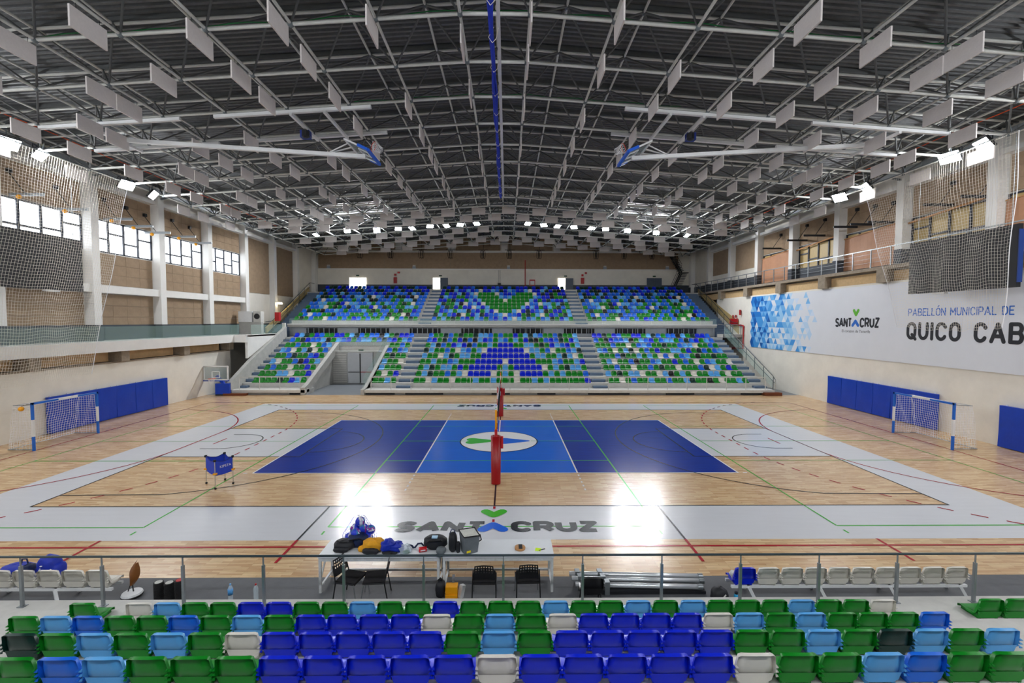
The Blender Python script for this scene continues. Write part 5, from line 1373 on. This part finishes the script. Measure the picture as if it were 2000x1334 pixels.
P = Vector((1.09, -11.67, 0.78)); t = thing('paper_sheets', 'white paper sheets with a yellow note on the right table', 'paper', (P.x, P.y, P.z), -.2); MB().box(-.14, .12, -.12, .1, 0, .004).build('sheet', WHITEM, t); MB().box(-.06, .14, -.1, .11, .004, .008).build('sheet', WHITEM, t); MB().box(-.1, .02, -.1, .03, .008, .012).build('sticky_note', LIME, t); MB().bar((-.02,-.08,.014), (.1,.02,.014), .012).build('pen', BLACKM, t)
# ---- net bag of volleyballs on the table
VB = [mat('volleyball_blue', rgb(36, 60, 200), .4), mat('volleyball_magenta', rgb(150, 40, 150), .4), mat('volleyball_teal', rgb(40, 130, 170), .4), mat('volleyball_white', rgb(226, 228, 236), .4)]
def ball_mesh(seed):
    q = MB().sphere((0,0,0), .105, 18, 12); r_ = random.Random(seed); ax = Vector((r_.random()-.5, r_.random()-.5, r_.random()-.5)).normalized()
    q.mi = []
    for f in q.f:
        c = sum((Vector(q.v[i]) for i in f), Vector())/len(f); c.normalize()
        h = c.dot(ax) + .25*math.sin(3*math.atan2(c.y, c.x)); q.mi.append(0 if h < -.35 else (3 if h < -.05 else (1 if h < .25 else (2 if h < .6 else 0))))
    return q.mesh('volleyball', VB, True)
base = Vector((-2.89, -11.49, 0.78)); yb_ = base.y
cl = [(-.22,0,.11),(0,.02,.11),(.2,0,.11),(-.12,.05,.27),(.09,.04,.28),(.24,.05,.25),(0,.06,.43),(-.05,-.1,.24)]
cl = [(.03+x*.95, y+.18, z) for x, y, z in cl]
for i, p in enumerate(cl):
    o = link('volleyball', ball_mesh(i), None, (base.x+p[0], yb_+p[1], .78+p[2]))
    tag(o, 'blue and magenta volleyball, %s of the pile in the net bag' % ['lower left','lower middle','lower right','middle left','centre','middle right','topmost','frontmost'][i], 'ball', 'volleyballs in the net bag')
t = thing('ball_net_bag', 'blue mesh bag holding volleyballs on the left table', 'bag', (base.x, yb_+.2, .78))
def nb(u, v):
    a = 2*math.pi*u; rr_ = (.36 if v < .3 else .36-.24*(v-.3)/.7); return (.03+rr_*math.cos(a)*1.02, .62*rr_*math.sin(a), .02+.54*v)
net_grid(nb, 18, 8, .003, 24, 10).build('mesh_sack', mat('blue_bag_cord', rgb(24, 40, 170), .7), t); MB().path([(0,0,.56),(.03,-.05,.62),(.08,-.1,.5)], .01, 5).build('drawstring', NETW, t)
# ---- bags on the left bench
t = thing('duffel_bag', 'blue duffel bag lying on the left bench seats', 'bag', (-9.55, -12.0, .38), .08)
blob((0,0,.16), .32, .16, .15, 21, .06).build('body', NYR, t, True); MB().path([(.05,0,.3),(.08,0,.4),(.16,0,.4),(.18,0,.3)], .014, 5).build('handle', NYN, t); blob((.22,-.05,.18), .1, .14, .13, 22).build('end_pocket', NYN, t, True)
t = thing('backpack', 'bright blue backpack with white stripes on the left bench', 'backpack', (-8.92, -12.0, .38), -.1)
blob((0,0,.24), .21, .15, .24, 23, .05).build('body', NYR, t, True); blob((.16,.02,.18), .1, .13, .16, 24, .06).build('side_pocket', NYR, t, True)
for x in (-.13, .1): MB().path([(x,-.16,.08),(x+.05,-.165,.18),(x+.1,-.15,.28)], .014, 5).build('stripe', WHITEM, t)
MB().lathe([(.02,0),(.02,.01)], 10, (0,-.16,.33)).build('badge', WHITEM, t)
# ---- things beside and under the right bench
t = thing('backpack', 'black rucksack on the floor beside the right bench end', 'backpack', (4.62, -12.35, 0)); blob((0,0,.17), .16, .14, .17, 25, .07).build('body', NYB, t, True); MB().path([(-.08,-.14,.1),(-.02,-.17,.2),(.06,-.15,.28)], .014, 5).build('piping', CONC_LT, t)
t = thing('drink_bottle', 'turquoise drink bottle beside the black rucksack', 'bottle', (4.88, -12.5, 0)); MB().lathe([(.04,0),(.042,.02),(.042,.27),(.03,.3)], 14).build('flask', mat('turquoise_plastic', rgb(30, 150, 200), .4), t, True); MB().lathe([(.032,.3),(.032,.34)], 12).build('cap', BLKPL, t)
t = thing('towel', 'crumpled pale towel on the blue bench seat', 'towel', (5.12, -12.06, .38)); blob((0,0,.06), .14, .1, .06, 26, .3).build('folds', FOIL, t, True); blob((.08,.03,.13), .05, .05, .05, 27, .2).build('crest', FOIL, t, True)
t = thing('shoe_pair', 'dark shoe resting on a white right bench seat', 'shoe', (8.1, -12.08, .38), .4); blob((0,0,.05), .06, .14, .05, 28, .04).build('upper', NYB, t, True); blob((0,0,.01), .065, .15, .015, 29, .02).build('sole', YELLOW, t, True)
# ---- yellow plastic cradle and black case under the tables
t = thing('yellow_cradle', 'yellow bracket with white holder on the floor under the right table', 'bracket', (-.72, -12.1, 0)); MB().box(-.14, .1, -.1, .1, 0, .11).build('lower_block', YELLOW, t); MB().box(-.14, .1, -.08, .1, .12, .26).build('upper_block', YELLOW, t); MB().bar((.15,0,0), (.2,.05,.24), .09).build('white_holder', FRM, t); MB().bar((0,.1,.26), (0,.14,.4), .05).build('stem', GALV, t)
t = thing('black_case', 'dark bag on the floor between the two table legs', 'bag', (-.98, -12.05, 0)); blob((0,0,.17), .1, .13, .17, 31, .06).build('body', NYB, t, True); MB().path([(-.05,0,.33),(0,0,.39),(.05,0,.33)], .01, 5).build('handle', RUBBER, t)
